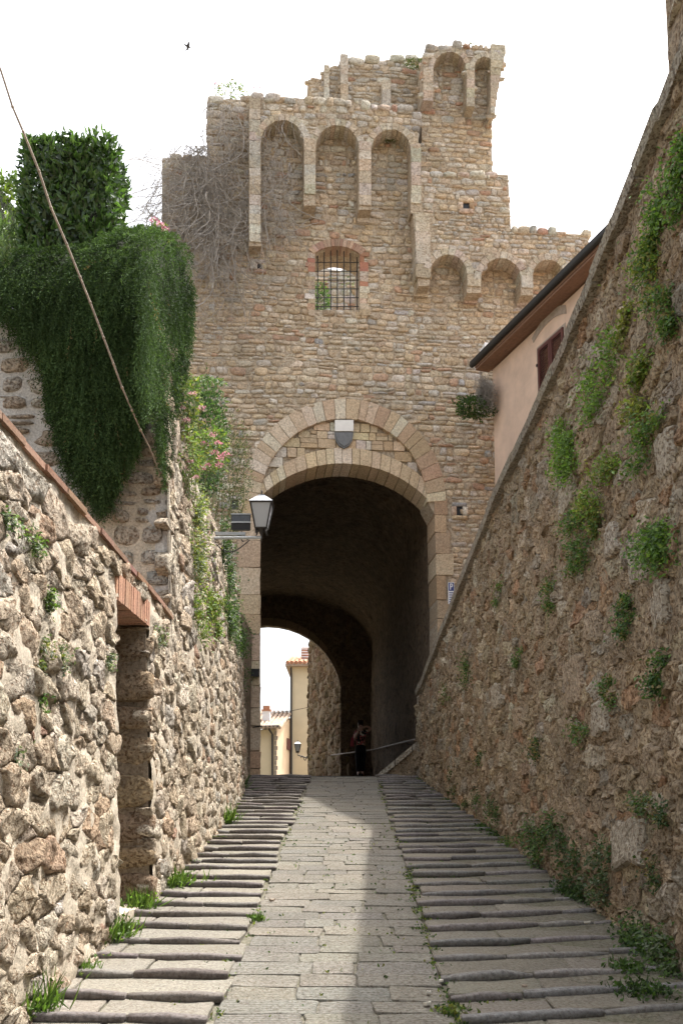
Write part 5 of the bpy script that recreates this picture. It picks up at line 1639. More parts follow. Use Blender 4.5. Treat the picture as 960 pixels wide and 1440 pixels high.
for hand, base_, dirv in ((11, Vector((-.07, -.20, 1.40)), Vector((.25, .25, 1)).normalized()), (15, Vector((.12, .02, 1.53)), Vector((-1, .1, .15)).normalized())):
    sidev = Vector((1, .2, 0)) if hand == 11 else Vector((0, -.3, 1))
    sidev = (sidev - dirv * sidev.dot(dirv)).normalized()
    for f, (off, ln) in enumerate(((-.030, .065), (-.010, .085), (.010, .08), (.030, .06))):
        k = len(J)
        p = base_ + dirv * .05 + sidev * off; q = p + dirv * ln * .6; r_ = q + (dirv * .8 + Vector((0, .4, 0))) * ln * .4
        J += [(*p, .009), (*q, .008), (*r_, .007)]
        E += [(hand, k), (k, k + 1), (k + 1, k + 2)]
    k = len(J)
    p = base_ + dirv * .01 - sidev * .035; q = p - sidev * .02 + dirv * .045
    J += [(*p, .011), (*q, .008)]; E += [(hand, k), (k, k + 1)]
k = len(J); J += [(0, -.105, 1.565, .012)]; E += [(6, k)]
skin_obj('body', J, E, M['skin'])
JT = [(0, 0, 1.02, .135, .105), (0, 0, .90, .155, .12), (-.085, 0, .80, .112), (-.08, -.02, .48, .088), (-.07, .02, .12, .075), (.085, 0, .80, .112), (.07, -.04, .48, .088), (.05, .0, .12, .075)]
skin_obj('trousers', JT, [(0, 1), (1, 2), (2, 3), (3, 4), (1, 5), (5, 6), (6, 7)], M['trousers'], 0)
JB_ = [(0, 0, .93, .165, .125), (0, 0, 1.08, .14, .105), (0, 0, 1.22, .15, .11), (0, 0, 1.36, .11, .08), (0, 0, 1.41, .065), (-.15, 0, 1.345, .07), (-.185, -.015, 1.22, .062), (.15, 0, 1.355, .07), (.25, -.01, 1.42, .062)]
skin_obj('blouse', JB_, [(0, 1), (1, 2), (2, 3), (3, 4), (3, 5), (5, 6), (3, 7), (7, 8)], M['blouse'], 0)
JH = [(0, .03, 1.62, .098, .10), (0, .06, 1.53, .10, .075), (-.055, .05, 1.44, .05), (.055, .05, 1.44, .05), (0, -.03, 1.665, .065, .06)]
skin_obj('hair', JH, [(4, 0), (0, 1), (1, 2), (1, 3)], M['hair'], 0)
for sx in (-1, 1):
    e = MB().lathe([(.002, -.009), (.009, -.005), (.011, 0), (.009, .005), (.002, .009)], (pf[0] + sx * .031, PY - .098, zrf(PY) + 1.585), 8).build('eye', M['hair'], PERSON, smooth=True)
    MB().box(pf[0] + sx * .04 - .03, pf[0] + sx * .04 + .03, PY - .22, PY + .03, zrf(PY) + .0, zrf(PY) + .06).build('shoe', M['trousers'], PERSON)
MB().box(pf[0] - .022, pf[0] + .022, PY - .104, PY - .09, zrf(PY) + 1.525, zrf(PY) + 1.536).build('mouth', M['red'], PERSON)
BAG = thing('handbag', (pf[0] - .26, PY - .02, zrf(PY) + .95), "red shoulder bag hanging at the person's side", 'bag')
bx, bz = pf[0] - .26, zrf(PY) + .92
MB().hexa([(bx - .07, PY - .12, bz), (bx + .05, PY - .12, bz), (bx + .05, PY + .14, bz), (bx - .07, PY + .14, bz), (bx - .04, PY - .10, bz + .27), (bx + .04, PY - .10, bz + .27), (bx + .04, PY + .12, bz + .27), (bx - .04, PY + .12, bz + .27)]).build('bag_body', M['red'], BAG)
MB().tube([(bx, PY - .08, bz + .25), (bx + .06, PY - .10, bz + .40), (bx + .11, PY - .02, bz + .50), (bx + .07, PY + .08, bz + .40), (bx, PY + .10, bz + .25)], .012, 5).build('strap', M['red'], BAG)

# ================================================================== BIRD
bc = aty(264, 65, 30)
BIRD = thing('bird', tuple(bc), 'small dark swift gliding in the white sky left of the tower', 'bird')
d = Vector((.9, .2, -.38)).normalized()
b = Vector(bc)
MB().tube([b - d * .17, b - d * .10, b - d * .02, b + d * .06, b + d * .11], [.004, .022, .036, .03, .008], 8).build('body', M['bird'], BIRD, smooth=True)
sd = d.cross(Vector((0, .35, 1))).normalized()
up = sd.cross(d)
for s_ in (-1, 1):
    pts = [b + d * .05, b + sd * s_ * .10 + d * .05 + up * .02, b + sd * s_ * .24 - d * .08 + up * .03, b + sd * s_ * .11 - d * .02 + up * .02, b - d * .04]
    lo = [p - up * .006 for p in pts]
    n = 5
    mb = MB().add([tuple(p) for p in pts + lo], [tuple(range(n)), tuple(range(n, 2 * n))[::-1]] + [(k, n + k, n + (k + 1) % n, (k + 1) % n) for k in range(n)])
    mb.build('wing', M['bird'], BIRD)
    t = [b - d * .14, b - d * .27 + sd * s_ * .045, b - d * .17]
    lo = [p - up * .004 for p in t]
    MB().add([tuple(p) for p in t + lo], [(0, 1, 2), (5, 4, 3), (0, 3, 4, 1), (1, 4, 5, 2), (2, 5, 3, 0)]).build('tail_feather', M['bird'], BIRD)

# ================================================================== PLANTS
rg = np.random.default_rng(5)
G_DARK = [(.030, .060, .022), (.040, .075, .025), (.050, .085, .030)]
G_MID = [(.055, .105, .030), (.070, .125, .035), (.085, .14, .045)]
G_BRIGHT = [(.10, .175, .035), (.135, .205, .045), (.085, .15, .035)]
G_YEL = [(.16, .19, .045), (.13, .17, .04), (.19, .19, .06)]
G_GREY = [(.11, .14, .085), (.14, .165, .11), (.09, .12, .07)]
def rnd_unit(n):
    return unit(rg.normal(size=(n, 3)))
def stems_of(th, base, tips, r=.006, mat='stem', name='stem'):
    mb = MB()
    for t in tips:
        b = np.array(base) + rg.normal(0, .02, 3)
        m = (b + t) / 2 + rg.normal(0, .06 * np.linalg.norm(t - b), 3)
        mb.tube([b, m, t], [r, r * .8, r * .4], 4)
    return tag(mb.build(name, M[mat], th), kind='stuff')
def bush(name, label, cat, c, rad, n, L, W, cols, base=None, droop=0.0, lump=.35, flowers=None, group=None, mat='leaf', trans=None, nst=7):
    c, rad = np.array(c, float), np.array(rad, float)
    base = np.array(base if base is not None else c - np.array([0, 0, rad[2]]))
    th = thing(name, tuple(base), label, cat, group)
    d = rnd_unit(n)
    r = rg.uniform(.35, 1, n) ** .5
    lump_f = 1 + lump * fbm(d * 2.2 + c, 3)
    P = c + d * rad * (r * lump_f)[:, None]
    dirs = d * .8 + rnd_unit(n) * .7 + np.array([0, 0, .25 - droop])
    leaves('foliage', P, dirs, rnd_unit(n) * .6 + d, L * rg.uniform(.6, 1.25, n), W * rg.uniform(.7, 1.2, n), leafcols(rg, n, cols), M[mat], th)
    k = rg.integers(0, n, nst)
    stems_of(th, base, P[k], .012 if max(rad) > .4 else .006)
    if flowers:
        fl_pts, fl_cols, fr = flowers
        flower_heads(th, fl_pts, fl_cols, fr, base)
    return th
def flower_heads(th, pts, cols, fr, base=None):
    for p in pts:
        n = 46
        d = rnd_unit(n); d[:, 2] = np.abs(d[:, 2]) * .8 + d[:, 2] * .2
        P = np.array(p) + d * fr * rg.uniform(.3, 1, (n, 1)) * np.array([1, 1, .75])
        o = leaves('flower_head', P, d + rnd_unit(n) * .5, rnd_unit(n), fr * .42, fr * .34, leafcols(rg, n, cols, .18), M['petal'], th)
        if base is not None:
            b = np.array(p) - np.array([rg.normal(0, .04), rg.normal(0, .04), .22])
            MB().tube([b, (b + np.array(p)) / 2 + rg.normal(0, .01, 3), np.array(p)], .004, 4).build('flower_stem', M['stem'], th)
PINK = [(.60, .22, .31), (.52, .17, .27), (.66, .36, .41), (.62, .42, .43)]

# ---- hanging rosemary over the bastion
ROS = [(0, 368), (30, 352), (70, 350), (130, 346), (175, 326), (205, 322), (235, 328), (262, 350), (274, 400), (272, 470), (264, 520), (251, 560), (240, 640), (233, 682), (226, 640), (217, 560), (213, 545), (204, 600), (190, 640), (176, 652), (163, 690), (150, 714), (130, 690), (110, 662), (86, 632), (80, 590), (66, 572), (62, 512), (42, 474), (0, 428), (-60, 410), (-60, 375)]
ROSM = thing('rosemary_bush', (-2.6, BAST + .3, 5.7), 'huge dark green rosemary hanging like a curtain over the high wall end', 'shrub')
ed = []
for a, b in zip(ROS, ROS[1:] + ROS[:1]):
    for k in range(8): ed.append((a[0] + (b[0] - a[0]) * k / 8, a[1] + (b[1] - a[1]) * k / 8))
ed = np.array(ed)
starts = []
while len(starts) < 9500:
    x, y = rg.uniform(-60, 276), rg.uniform(320, 715)
    if not inpoly((x, y), ROS): continue
    dist = np.sqrt(((ed - (x, y)) ** 2).sum(1)).min()
    t = min(.42, .0085 * dist + .03)
    yb = BAST - .02 + max(0, (x - 212) / 60) * .75
    if x > 205: yb = min(yb, lw(x, y)[0] - .08)
    lay = rg.random() ** .45
    p = aty(x, y, yb - t * lay)
    starts.append((*p, dist, x, y))
starts = np.array(starts)
NS, MN = len(starts), 17
Ls = np.clip(starts[:, 3] * .012 + .08, .10, .34) * rg.uniform(.7, 1.2, NS)
topf = np.clip((400 - starts[:, 5]) / 60, 0, 1)
dirS = np.stack([rg.normal(0, .22, NS) + topf * rg.normal(0, .4, NS), -.22 - .25 * rg.random(NS) - topf * .4, -1 + topf * 1.1], 1)
dirS = unit(dirS)
tt = np.linspace(0, 1, MN)[None, :, None]
SP_ = starts[:, None, :3] + dirS[:, None, :] * Ls[:, None, None] * tt + np.array([0, 0, -1.0]) * (Ls[:, None, None] * tt ** 2 * .35)
P = SP_.reshape(-1, 3)
dd = np.repeat(dirS, MN, 0)
rad_ = rnd_unit(len(P))
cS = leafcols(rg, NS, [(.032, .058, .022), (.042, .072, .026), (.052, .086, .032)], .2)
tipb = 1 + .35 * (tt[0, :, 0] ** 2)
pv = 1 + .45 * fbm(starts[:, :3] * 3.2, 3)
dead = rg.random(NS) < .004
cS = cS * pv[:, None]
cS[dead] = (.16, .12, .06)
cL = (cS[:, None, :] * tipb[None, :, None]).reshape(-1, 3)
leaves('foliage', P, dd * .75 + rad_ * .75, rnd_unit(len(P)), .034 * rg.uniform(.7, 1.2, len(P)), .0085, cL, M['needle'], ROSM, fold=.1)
# dark sheet added inside the bush: twigs and inner shade in one colour
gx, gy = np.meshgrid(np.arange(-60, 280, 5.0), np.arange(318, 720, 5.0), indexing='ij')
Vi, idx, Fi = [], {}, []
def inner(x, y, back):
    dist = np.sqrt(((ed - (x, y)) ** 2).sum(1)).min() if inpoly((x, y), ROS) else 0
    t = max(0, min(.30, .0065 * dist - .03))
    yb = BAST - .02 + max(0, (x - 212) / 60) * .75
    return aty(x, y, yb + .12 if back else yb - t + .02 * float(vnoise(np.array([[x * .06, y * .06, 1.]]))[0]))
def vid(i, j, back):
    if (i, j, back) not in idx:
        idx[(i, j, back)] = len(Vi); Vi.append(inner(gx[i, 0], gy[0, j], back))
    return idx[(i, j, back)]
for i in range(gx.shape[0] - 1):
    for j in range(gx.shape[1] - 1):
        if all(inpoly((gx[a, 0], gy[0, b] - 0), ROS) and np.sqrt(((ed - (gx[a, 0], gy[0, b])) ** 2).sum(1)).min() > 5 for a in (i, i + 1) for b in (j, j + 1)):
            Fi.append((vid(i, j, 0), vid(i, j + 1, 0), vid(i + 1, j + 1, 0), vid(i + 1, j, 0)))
mo('inner_twig_shade', Vi, Fi, M['inner'], ROSM)
mb = MB()
for k in range(45):
    x, y = rg.uniform(10, 190), rg.uniform(380, 520)
    if not inpoly((x, y), ROS): continue
    p = aty(x, y, BAST - .05)
    mb.tube([(p[0], BAST - .01, p[2] + .1), (p[0], BAST - .04, p[2] + .0), (p[0] + .03, BAST - .05, p[2] - .3)], [.012, .01, .005], 4)
tag(mb.build('branch', M['inner'], ROSM), kind='stuff')

# ---- clipped laurel
def laurel(name, label, p0, p1, n, cols, L=.085, W=.04, wob=.06, trunkz=5.05):
    p0, p1 = np.array(p0), np.array(p1)
    th = thing(name, ((p0[0] + p1[0]) / 2, (p0[1] + p1[1]) / 2, trunkz), label, 'hedge')
    ext = p1 - p0
    # areas of five faces
    faces = [(0, -1, ext[1] * ext[2]), (0, 1, ext[1] * ext[2]), (1, -1, ext[0] * ext[2]), (1, 1, ext[0] * ext[2]), (2, 1, ext[0] * ext[1])]
    tot = sum(f[2] for f in faces)
    PP, NN = [], []
    for ax, sg, ar in faces:
        m = int(n * ar / tot)
        q = p0 + ext * rg.random((m, 3))
        inset = np.abs(rg.normal(0, .09, m)) - .03
        q[:, ax] = (p1[ax] - inset) if sg > 0 else (p0[ax] + inset)
        nn = np.zeros((m, 3)); nn[:, ax] = sg
        q += nn * (wob * fbm(q * 2.6, 3))[:, None]
        PP.append(q); NN.append(nn)
    P = np.concatenate(PP); N = np.concatenate(NN)
    # round the vertical edges a little
    c = (p0 + p1) / 2
    rel = (P - c) / (ext / 2)
    k = np.clip(np.abs(rel[:, 0]), 0, 1) ** 6 * np.clip(np.abs(rel[:, 1]), 0, 1) ** 6
    P[:, :2] -= (P[:, :2] - c[:2]) * (.09 * k)[:, None]
    d = N * .55 + np.array([0, 0, .55]) + rnd_unit(len(P)) * .75
    leaves('foliage', P, d, N + rnd_unit(len(P)) * .5, L * rg.uniform(.5, 1.45, len(P)), W * rg.uniform(.65, 1.35, len(P)), leafcols(rg, len(P), cols, .25), M['laurel'], th)
    q0, q1 = p0 + np.array([.13, .13, .1]), p1 - np.array([.13, .13, .13])
    MB().hexa([(q0[0] + .08, q0[1], q0[2]), (q1[0] - .08, q0[1], q0[2]), (q1[0], q1[1], q0[2]), (q0[0], q1[1], q0[2]), (q0[0] + .08, q0[1], q1[2]), (q1[0] - .08, q0[1], q1[2]), (q1[0], q1[1], q1[2]), (q0[0], q1[1], q1[2])]).build('inner_twig_shade', M['inner'], th)  # solid dark core added for the hedge's inner shade and twigs
    tr = MB().tube([(c[0], c[1], trunkz), (c[0] + .02, c[1], p0[2] + .2), (c[0], c[1], p1[2] - .4)], [.07, .06, .03], 7)
    tr.build('trunk', M['vine'], th)
    lim = MB()
    for _ in range(22):
        z = rg.uniform(p0[2] + .1, p1[2] - .3)
        t = c + (rg.random(3) - .5) * ext * .8; t[2] = z + rg.uniform(.1, .35)
        lim.tube([(c[0], c[1], z), t], [.018, .006], 4)
    tag(lim.build('limbs', M['vine'], th), kind='stuff')
    return th
fl, fr_ = aty(24, 360, 9.0), aty(156, 196, 9.0)
LS = laurel('laurel_hedge', 'dark green laurel clipped into a tall block above the hanging rosemary', (fl[0], 9.0, fl[2] - .35), (fr_[0], 9.75, fr_[2] + .03), 9500, [(.040, .078, .024), (.055, .105, .030), (.072, .13, .038)])
# a few long shoots above its flat top
mb_pts = []
P_, D_ = [], []
for k in range(60):
    b = np.array([rg.uniform(fl[0] + .05, fr_[0]), rg.uniform(9.0, 9.7), fr_[2] - .05])
    h = rg.uniform(.06, .17)
    for q in range(6):
        P_.append(b + np.array([0, 0, h * q / 6])); D_.append(np.array([rg.normal(0, .5), rg.normal(0, .5), .9]))
leaves('fresh_shoots', P_, D_, rnd_unit(len(P_)), .075, .032, leafcols(rg, len(P_), [(.07, .13, .03), (.10, .17, .04)]), M['laurel'], LS)
a0, a1 = aty(-60, 360, 10.8), aty(20, 240, 10.8)
laurel('yellow_green_hedge', 'lighter yellow-green hedge at the left edge behind the clipped laurel', (a0[0], 10.8, a0[2] - .3), (a1[0], 11.6, a1[2]), 2600, [(.10, .16, .03), (.14, .20, .04), (.07, .12, .03)], .07, .035, .16)
# oleander leaves below it
P_, D_ = [], []
OL = thing('oleander', tuple(aty(8, 372, 9.6)), 'pale narrow-leaved oleander at the left edge under the hedges', 'shrub')
for k in range(70):
    b = aty(rg.uniform(-30, 40), 372, rg.uniform(9.1, 10.2)); h = rg.uniform(.25, .62)
    for q in range(16):
        P_.append(b + np.array([rg.normal(0, .01), rg.normal(0, .01), h * q / 16])); D_.append(np.array([rg.normal(0, .6), rg.normal(0, .6), .9]))
leaves('foliage', P_, D_, rnd_unit(len(P_)), .11, .016, leafcols(rg, len(P_), [(.10, .16, .07), (.13, .19, .08), (.08, .13, .05)]), M['leaf'], OL)
stems_of(OL, aty(8, 372, 9.6), [np.array(P_[i]) for i in rg.integers(0, len(P_), 12)], .006)

# ---- long dry cane
CANE = thing('dry_cane', tuple(aty(224, 664, 8.1)), 'long bare knotted cane slanting across the hanging rosemary', 'cane')
cp = [(-60, -60, 6.6), (-28, 25, 6.7), (2, 100, 6.8), (18, 150, 6.9), (33, 185, 6.95), (55, 240, 7.05), (72, 292, 7.15), (94, 343, 7.25), (113, 390, 7.35), (127, 425, 7.42), (146, 475, 7.5), (160, 512, 7.55), (172, 545, 7.6), (186, 577, 7.68), (198, 605, 7.78), (210, 628, 7.88), (219, 650, 7.98), (225, 668, 8.08)]
pts = [aty(*c) for c in cp]
MB().tube(pts, [.008] * 4 + [.009] * 4 + [.0085] * 4 + [.0075, .007, .006, .0045, .004, .003], 7).build('cane_stem', M['cane'], CANE, smooth=True)
for k in range(3, len(pts) - 3):
    d = unit(pts[k + 1] - pts[k])
    MB().tube([pts[k] - d * .012, pts[k], pts[k] + d * .012], [.0085, .0125, .0085], 7).build('node_ring', M['cane'], CANE, smooth=True)

# ---- dry vines on the tower's left corner
def tubes_fast(name, paths, rad, mat, th, col=None):
    K, m = paths.shape[0], paths.shape[1]
    t = np.gradient(paths, axis=1); t = unit(t)
    a = unit(np.cross(t, np.array([.3, .2, .93]))); b = np.cross(t, a)
    rr = rad[:, None, None] * np.linspace(1, .45, m)[None, :, None]
    ring_ = [paths + rr * (a * math.cos(q) + b * math.sin(q)) for q in (0, 2.094, 4.189)]
    V = np.stack(ring_, 2).reshape(-1, 3)
    T = []
    base = (np.arange(K)[:, None] * m + np.arange(m - 1)[None, :]).reshape(-1) * 3
    for k in range(3):
        j = (k + 1) % 3
        T.append(np.stack([base + k, base + j, base + 3 + j], 1)); T.append(np.stack([base + k, base + 3 + j, base + 3 + k], 1))
    return tag(to(name, V, np.concatenate(T), mat, th), kind='stuff')
VINE = thing('dry_vine', tuple(FP(np.array(fpx(300, 420)[0]), np.array(fpx(300, 420)[1]), np.array(.1))), 'tangle of bare grey vine stems draped over the left corner of the tower', 'vine')
paths = []
m_ = 18
for k in range(760):
    z = rg.random()
    if z < .62: x, y = rg.normal(303, 30), rg.uniform(140, 380)
    elif z < .84: x, y = rg.uniform(215, 300), rg.uniform(215, 330)
    else: x, y = rg.uniform(352, 415), rg.uniform(165, 330)
    x = min(max(x, 212), 420)
    if x > 290 and x < 352: y = max(y, 138)
    if x < 291: y = max(y, 205)
    w = rg.uniform(.04, .38) if x < 352 else rg.uniform(.33, .40)
    u, v = fpx(x, y, w)
    L = rg.uniform(.5, 2.3) * (1 if x < 352 else .6)
    ang = rg.uniform(-.9, .9) if z < .84 else rg.uniform(-.4, .4)
    if z >= .62 and z < .84: ang = rg.uniform(-1.9, 1.1)
    pu, pv, pw = u, v, w
    cur = rg.normal(0, .10)
    pth = []
    for q in range(m_):
        pth.append((pu, pv, max(pw, .02)))
        ang += cur + rg.normal(0, .17); ang *= .95; cur += rg.normal(0, .03)
        st = L / m_
        pu += math.sin(ang) * st; pv -= math.cos(ang) * st
        pw += rg.normal(0, .012)
    pth = np.array(pth)
    paths.append(FP(pth[:, 0], pth[:, 1], pth[:, 2]))
tubes_fast('stem', np.array(paths), rg.choice([.004, .005, .006, .009, .016], len(paths), p=[.3, .3, .22, .14, .04]), M['vine'], VINE)
paths = []
for k in range(420):      # finer twigs, some reaching out against the sky
    x, y = (rg.uniform(190, 262), rg.uniform(205, 330)) if rg.random() < .45 else (rg.normal(302, 26), rg.uniform(150, 520))
    w = rg.uniform(.06, .4)
    u, v = fpx(x, y, w)
    ang = rg.uniform(-2.6, 2.6); pth = []
    pu, pv, pw = u, v, w
    for q in range(m_):
        pth.append((pu, pv, max(pw, .02)))
        ang += rg.normal(0, .3); st = rg.uniform(.02, .055)
        pu += math.sin(ang) * st; pv -= math.cos(ang) * st; pw += rg.normal(0, .01)
    pth = np.array(pth); paths.append(FP(pth[:, 0], pth[:, 1], pth[:, 2]))
tubes_fast('twig', np.array(paths), rg.uniform(.0025, .0045, len(paths)), M['vine'], VINE)

# ---- plants on the tower
p = FP(np.array(fpx(326, 132, -.2)[0]), np.array(fpx(326, 134, -.2)[1]), np.array(-.2))
fp_ = [tuple(np.array(p) + np.array([rg.uniform(-.35, .75), rg.uniform(-.1, .1), rg.uniform(.12, .42)])) for _ in range(9)]
bush('valerian', 'small flowering plant growing on top of the tower left corner', 'plant', np.array(p) + np.array([0, 0, .06]), (.34, .2, .2), 520, .06, .02, G_MID + G_YEL, flowers=(fp_, PINK, .035))
p = aty(682, 545, 17.0)
DRYB = thing('dry_plant', tuple(p), 'dry brown hanging plant beside the corner of the salmon house', 'plant')
P0 = np.array(p) + rg.normal(0, 1, (260, 3)) * np.array([.07, .07, .12])
pth = np.stack([P0 + np.array([0, 0, -1]) * q * .03 + rg.normal(0, .012, (260, 3)) * q for q in range(8)], 1)
tubes_fast('twig', pth, rg.uniform(.003, .006, 260), M['vine'], DRYB)
p = aty(667, 573, 17.1)
bush('caper_plant', 'bushy green plant growing out of the tower wall below the house eave', 'plant', p, (.36, .22, .2), 1500, .055, .03, G_MID + [(.05, .09, .045)])
p = FP(np.array(fpx(585, 92, -.5)[0]), np.array(fpx(585, 92, -.5)[1]), np.array(-.45))
bush('wall_weed', 'dark weed in the broken crest left of the uppermost tower arch', 'plant', p, (.28, .12, .10), 420, .05, .02, [(.08, .09, .04), (.06, .08, .035)])
p = FP(np.array(fpx(660, 70, .1)[0]), np.array(fpx(660, 66, .1)[1]), np.array(.1))
bush('wall_weed', 'low dry weed on the very top of the tower arches', 'plant', p, (.22, .1, .05), 260, .045, .016, [(.12, .11, .06), (.09, .10, .05)])
p = FP(np.array(fpx(548, 196, .1)[0]), np.array(fpx(548, 196, .1)[1]), np.array(.1))
bush('niche_moss', 'green weed under the arch of the third tall niche from the left', 'plant', p, (.3, .08, .05), 260, .04, .018, [(.09, .13, .03), (.07, .10, .03)])
# green seen through the barred window
p = aty(449, 424, 24.5)
bush('courtyard_bush', 'dark green bush behind the bars of the tower window', 'shrub', p, (.28, .4, .45), 700, .09, .04, G_DARK + G_MID, base=(p[0], p[1], 9.9))
p = aty(478, 385, 25.5)
bush('courtyard_tree', 'pale leafy tree crown glimpsed through the top of the barred window', 'tree', p, (.9, .5, .5), 120, .08, .035, G_GREY + G_MID, base=(p[0], p[1], 9.9))

# ---- flowering plants and shrubs along the top of the street wall
def wtop(px, y, dz=0.0, dx=0.0):
    z = ltop(y)
    return np.array([float(LP(y, z, 0)[0]) + dx, y, z + dz])
def heads(px_list, y): return [tuple(aty(a, b, y)) for a, b in px_list]
p = aty(258, 565, 9.2)
bush('valerian', 'pale pink valerian at the wall top directly beside the hanging rosemary', 'plant', p, (.16, .4, .22), 1000, .055, .020, G_YEL + G_MID + G_GREY, droop=.3, flowers=(heads([(248, 560), (256, 575), (262, 592), (270, 555), (284, 575)], 9.0), [(.58, .32, .35), (.62, .48, .44), (.56, .26, .33)], .04))
p = aty(262, 640, 9.3)
bush('valerian', 'straggly valerian trailing down the wall below the first flowers', 'plant', p, (.14, .35, .34), 1100, .05, .018, G_YEL + G_BRIGHT + G_GREY, droop=.5, flowers=(heads([(262, 660), (268, 650), (275, 672)], 9.1), [(.56, .28, .33), (.58, .42, .40)], .032))
p = aty(298, 632, 11.3)
bush('valerian', 'bright pink valerian leaning out over the wall left of the gate arch', 'plant', p, (.20, .4, .27), 900, .055, .022, G_MID + G_BRIGHT + G_YEL, droop=.2, flowers=(heads([(299, 613), (306, 624), (303, 638), (311, 645), (308, 655), (292, 655), (283, 660), (318, 640), (287, 625)], 11.0), PINK, .05))
p = aty(288, 618, 12.2)
bush('dark_shrub', 'dark green shrub on the wall top behind the pink flowers', 'shrub', p, (.26, .5, .85), 3000, .06, .025, G_DARK + [(.06, .11, .05)], base=wtop(0, 12.2, 0, -.2))
p = aty(322, 668, 14.0)
bush('grey_shrub', 'fine-leaved grey-green shrub against the left end of the gate arch', 'shrub', p, (.33, .5, .85), 3400, .045, .015, [(.06, .075, .04), (.085, .10, .055), (.05, .065, .03)], base=wtop(0, 14.0, 0, -.2))
p = aty(290, 527, 12.6)
FERN = thing('wild_fig_shoot', tuple(p - np.array([.3, 0, .4])), 'bright green feathery shoot arching right above the dark shrub', 'plant')
P_, D_ = [], []
for k in range(7):
    b = np.array(p) + np.array([-.28, rg.normal(0, .1), -.18]); d = np.array([1, rg.normal(0, .25), rg.uniform(.1, .6)])
    for q in range(26):
        t = q / 26
        c_ = b + d * .55 * t * rg.uniform(.9, 1.05) + np.array([0, 0, -.25 * t * t])
        for s_ in (-1, 1): P_.append(c_); D_.append(np.array([.5, s_ * .6, -.2 + s_ * .5]) + rg.normal(0, .25, 3))
leaves('foliage', P_, D_, rnd_unit(len(P_)), .07, .02, leafcols(rg, len(P_), G_BRIGHT + G_MID), M['leaf'], FERN)
stems_of(FERN, p - np.array([.3, 0, .4]), [np.array(p), np.array(p) + np.array([-.1, .1, 0])], .006)
p = aty(262, 318, 10.6) if False else aty(222, 318, 9.6)
bush('pink_valerian', 'pink flower spray peeping over the top of the rosemary', 'plant', p - np.array([0, 0, .1]), (.10, .1, .12), 150, .05, .02, G_BRIGHT + G_YEL, flowers=(heads([(218, 312), (225, 318), (231, 322)], 9.6), PINK, .05))

# ---- climbers on the street wall face
def wall_patch(name, label, cat, side, px, py, wpx, hpx, n, L, W, cols, thick=.10, droop=.45, flowers=None):
    f = lw if side < 0 else rw
    PM = LP if side < 0 else RP
    u0, v0 = f(px, py)
    ua, ub = f(px - wpx / 2, py)[0], f(px + wpx / 2, py)[0]
    va, vb = f(px, py + hpx / 2)[1], f(px, py - hpx / 2)[1]
    du, dv = abs(ub - ua) / 2, abs(vb - va) / 2
    th = thing(name, tuple(PM(np.array(u0), np.array(v0 - dv * .5), np.array(.0))), label, cat)
    # several overlapping tufts
    nt = max(3, int(3 + dv / .08))
    cu = u0 + rg.normal(0, .45, nt) * du; cv = v0 + rg.uniform(-.95, .95, nt) * dv
    sz = rg.uniform(.6, 1.25, nt)
    k = rg.integers(0, nt, n)
    s_u, s_v = min(du * .38, .10) * sz[k], min(max(dv * .28, .03), .14) * sz[k]
    U = cu[k] + rg.normal(0, 1, n) * s_u; Vv = cv[k] + rg.normal(0, 1, n) * s_v
    Wd = np.abs(rg.normal(0, 1, n)) * thick * .55 * sz[k] + .02
    Vv = np.maximum(Vv, zr(U) + .01)
    P = PM(U, Vv, Wd)
    out = np.array([1.0 if side < 0 else -1.0, -.25, 0])
    d = rnd_unit(n) * .8 + out * .55 + np.array([0, 0, .15 - droop])
    leaves('foliage', P, d, out + rnd_unit(n) * .6 + np.array([0, 0, .5]), L * rg.uniform(.6, 1.25, n), W * rg.uniform(.7, 1.2, n), leafcols(rg, n, cols, .22), M['leaf'], th)
    mb = MB()
    for q in range(min(nt, 8)):
        a = PM(np.array(cu[q]), np.array(cv[q] + .04), np.array(.0)); b = PM(np.array(cu[q]), np.array(cv[q] - .03), np.array(thick * .7))
        mb.tube([a, (a + b) / 2 + np.array([0, 0, .02]), b], .004, 4)
    tag(mb.build('stem', M['stem'], th), kind='stuff')
    if flowers: flower_heads(th, [tuple(PM(np.array(u0 + rg.normal(0, du * .5)), np.array(v0 + rg.normal(0, dv * .5)), np.array(thick))) for _ in range(flowers[0])], flowers[1], flowers[2])
    return th
SM, SW = .040, .024
LEFT_PLANTS = [
 (268, 735, 30, 140, 1500, G_YEL + G_GREY, 'thin pale creeper hanging down the wall face left of the floodlight'),
 (288, 872, 48, 62, 1300, G_BRIGHT + G_YEL, 'bright lime-green creeper hanging low on the sunlit left wall'),
 (322, 838, 24, 120, 2400, G_DARK + G_MID, 'dark green ivy hanging below the lantern bracket'),
 (342, 938, 20, 70, 1500, G_DARK + G_MID, 'small dark ivy clump against the left gate jamb'),
 (311, 780, 14, 70, 1100, G_DARK, 'narrow dark ivy strand between wall end and floodlight'),
 (41, 773, 22, 34, 170, G_GREY + G_BRIGHT, 'pale weed tuft high on the near left wall'),
 (5, 742, 14, 34, 90, G_GREY + G_MID, 'weed tuft at the left picture edge on the near wall'),
 (60, 846, 20, 40, 150, G_GREY + G_BRIGHT, 'pale weed on the near left wall left of the brick lintel'),
 (52, 922, 14, 40, 120, G_GREY + G_YEL, 'wispy pale weed mid-height on the near left wall'),
 (76, 930, 14, 34, 110, G_GREY, 'greyish weed beside the wispy one on the near left wall'),
 (143, 930, 12, 30, 90, G_GREY, 'grey-leaved weed close to the doorway on the near left wall'),
 (217, 898, 16, 30, 120, G_GREY, 'greyish weed right of the brick lintel end'),
 (46, 985, 10, 18, 60, G_MID, 'tiny green weed low on the near left wall'),
 (8, 1058, 12, 30, 70, G_GREY, 'pale weed at the left picture edge above the grass'),
]
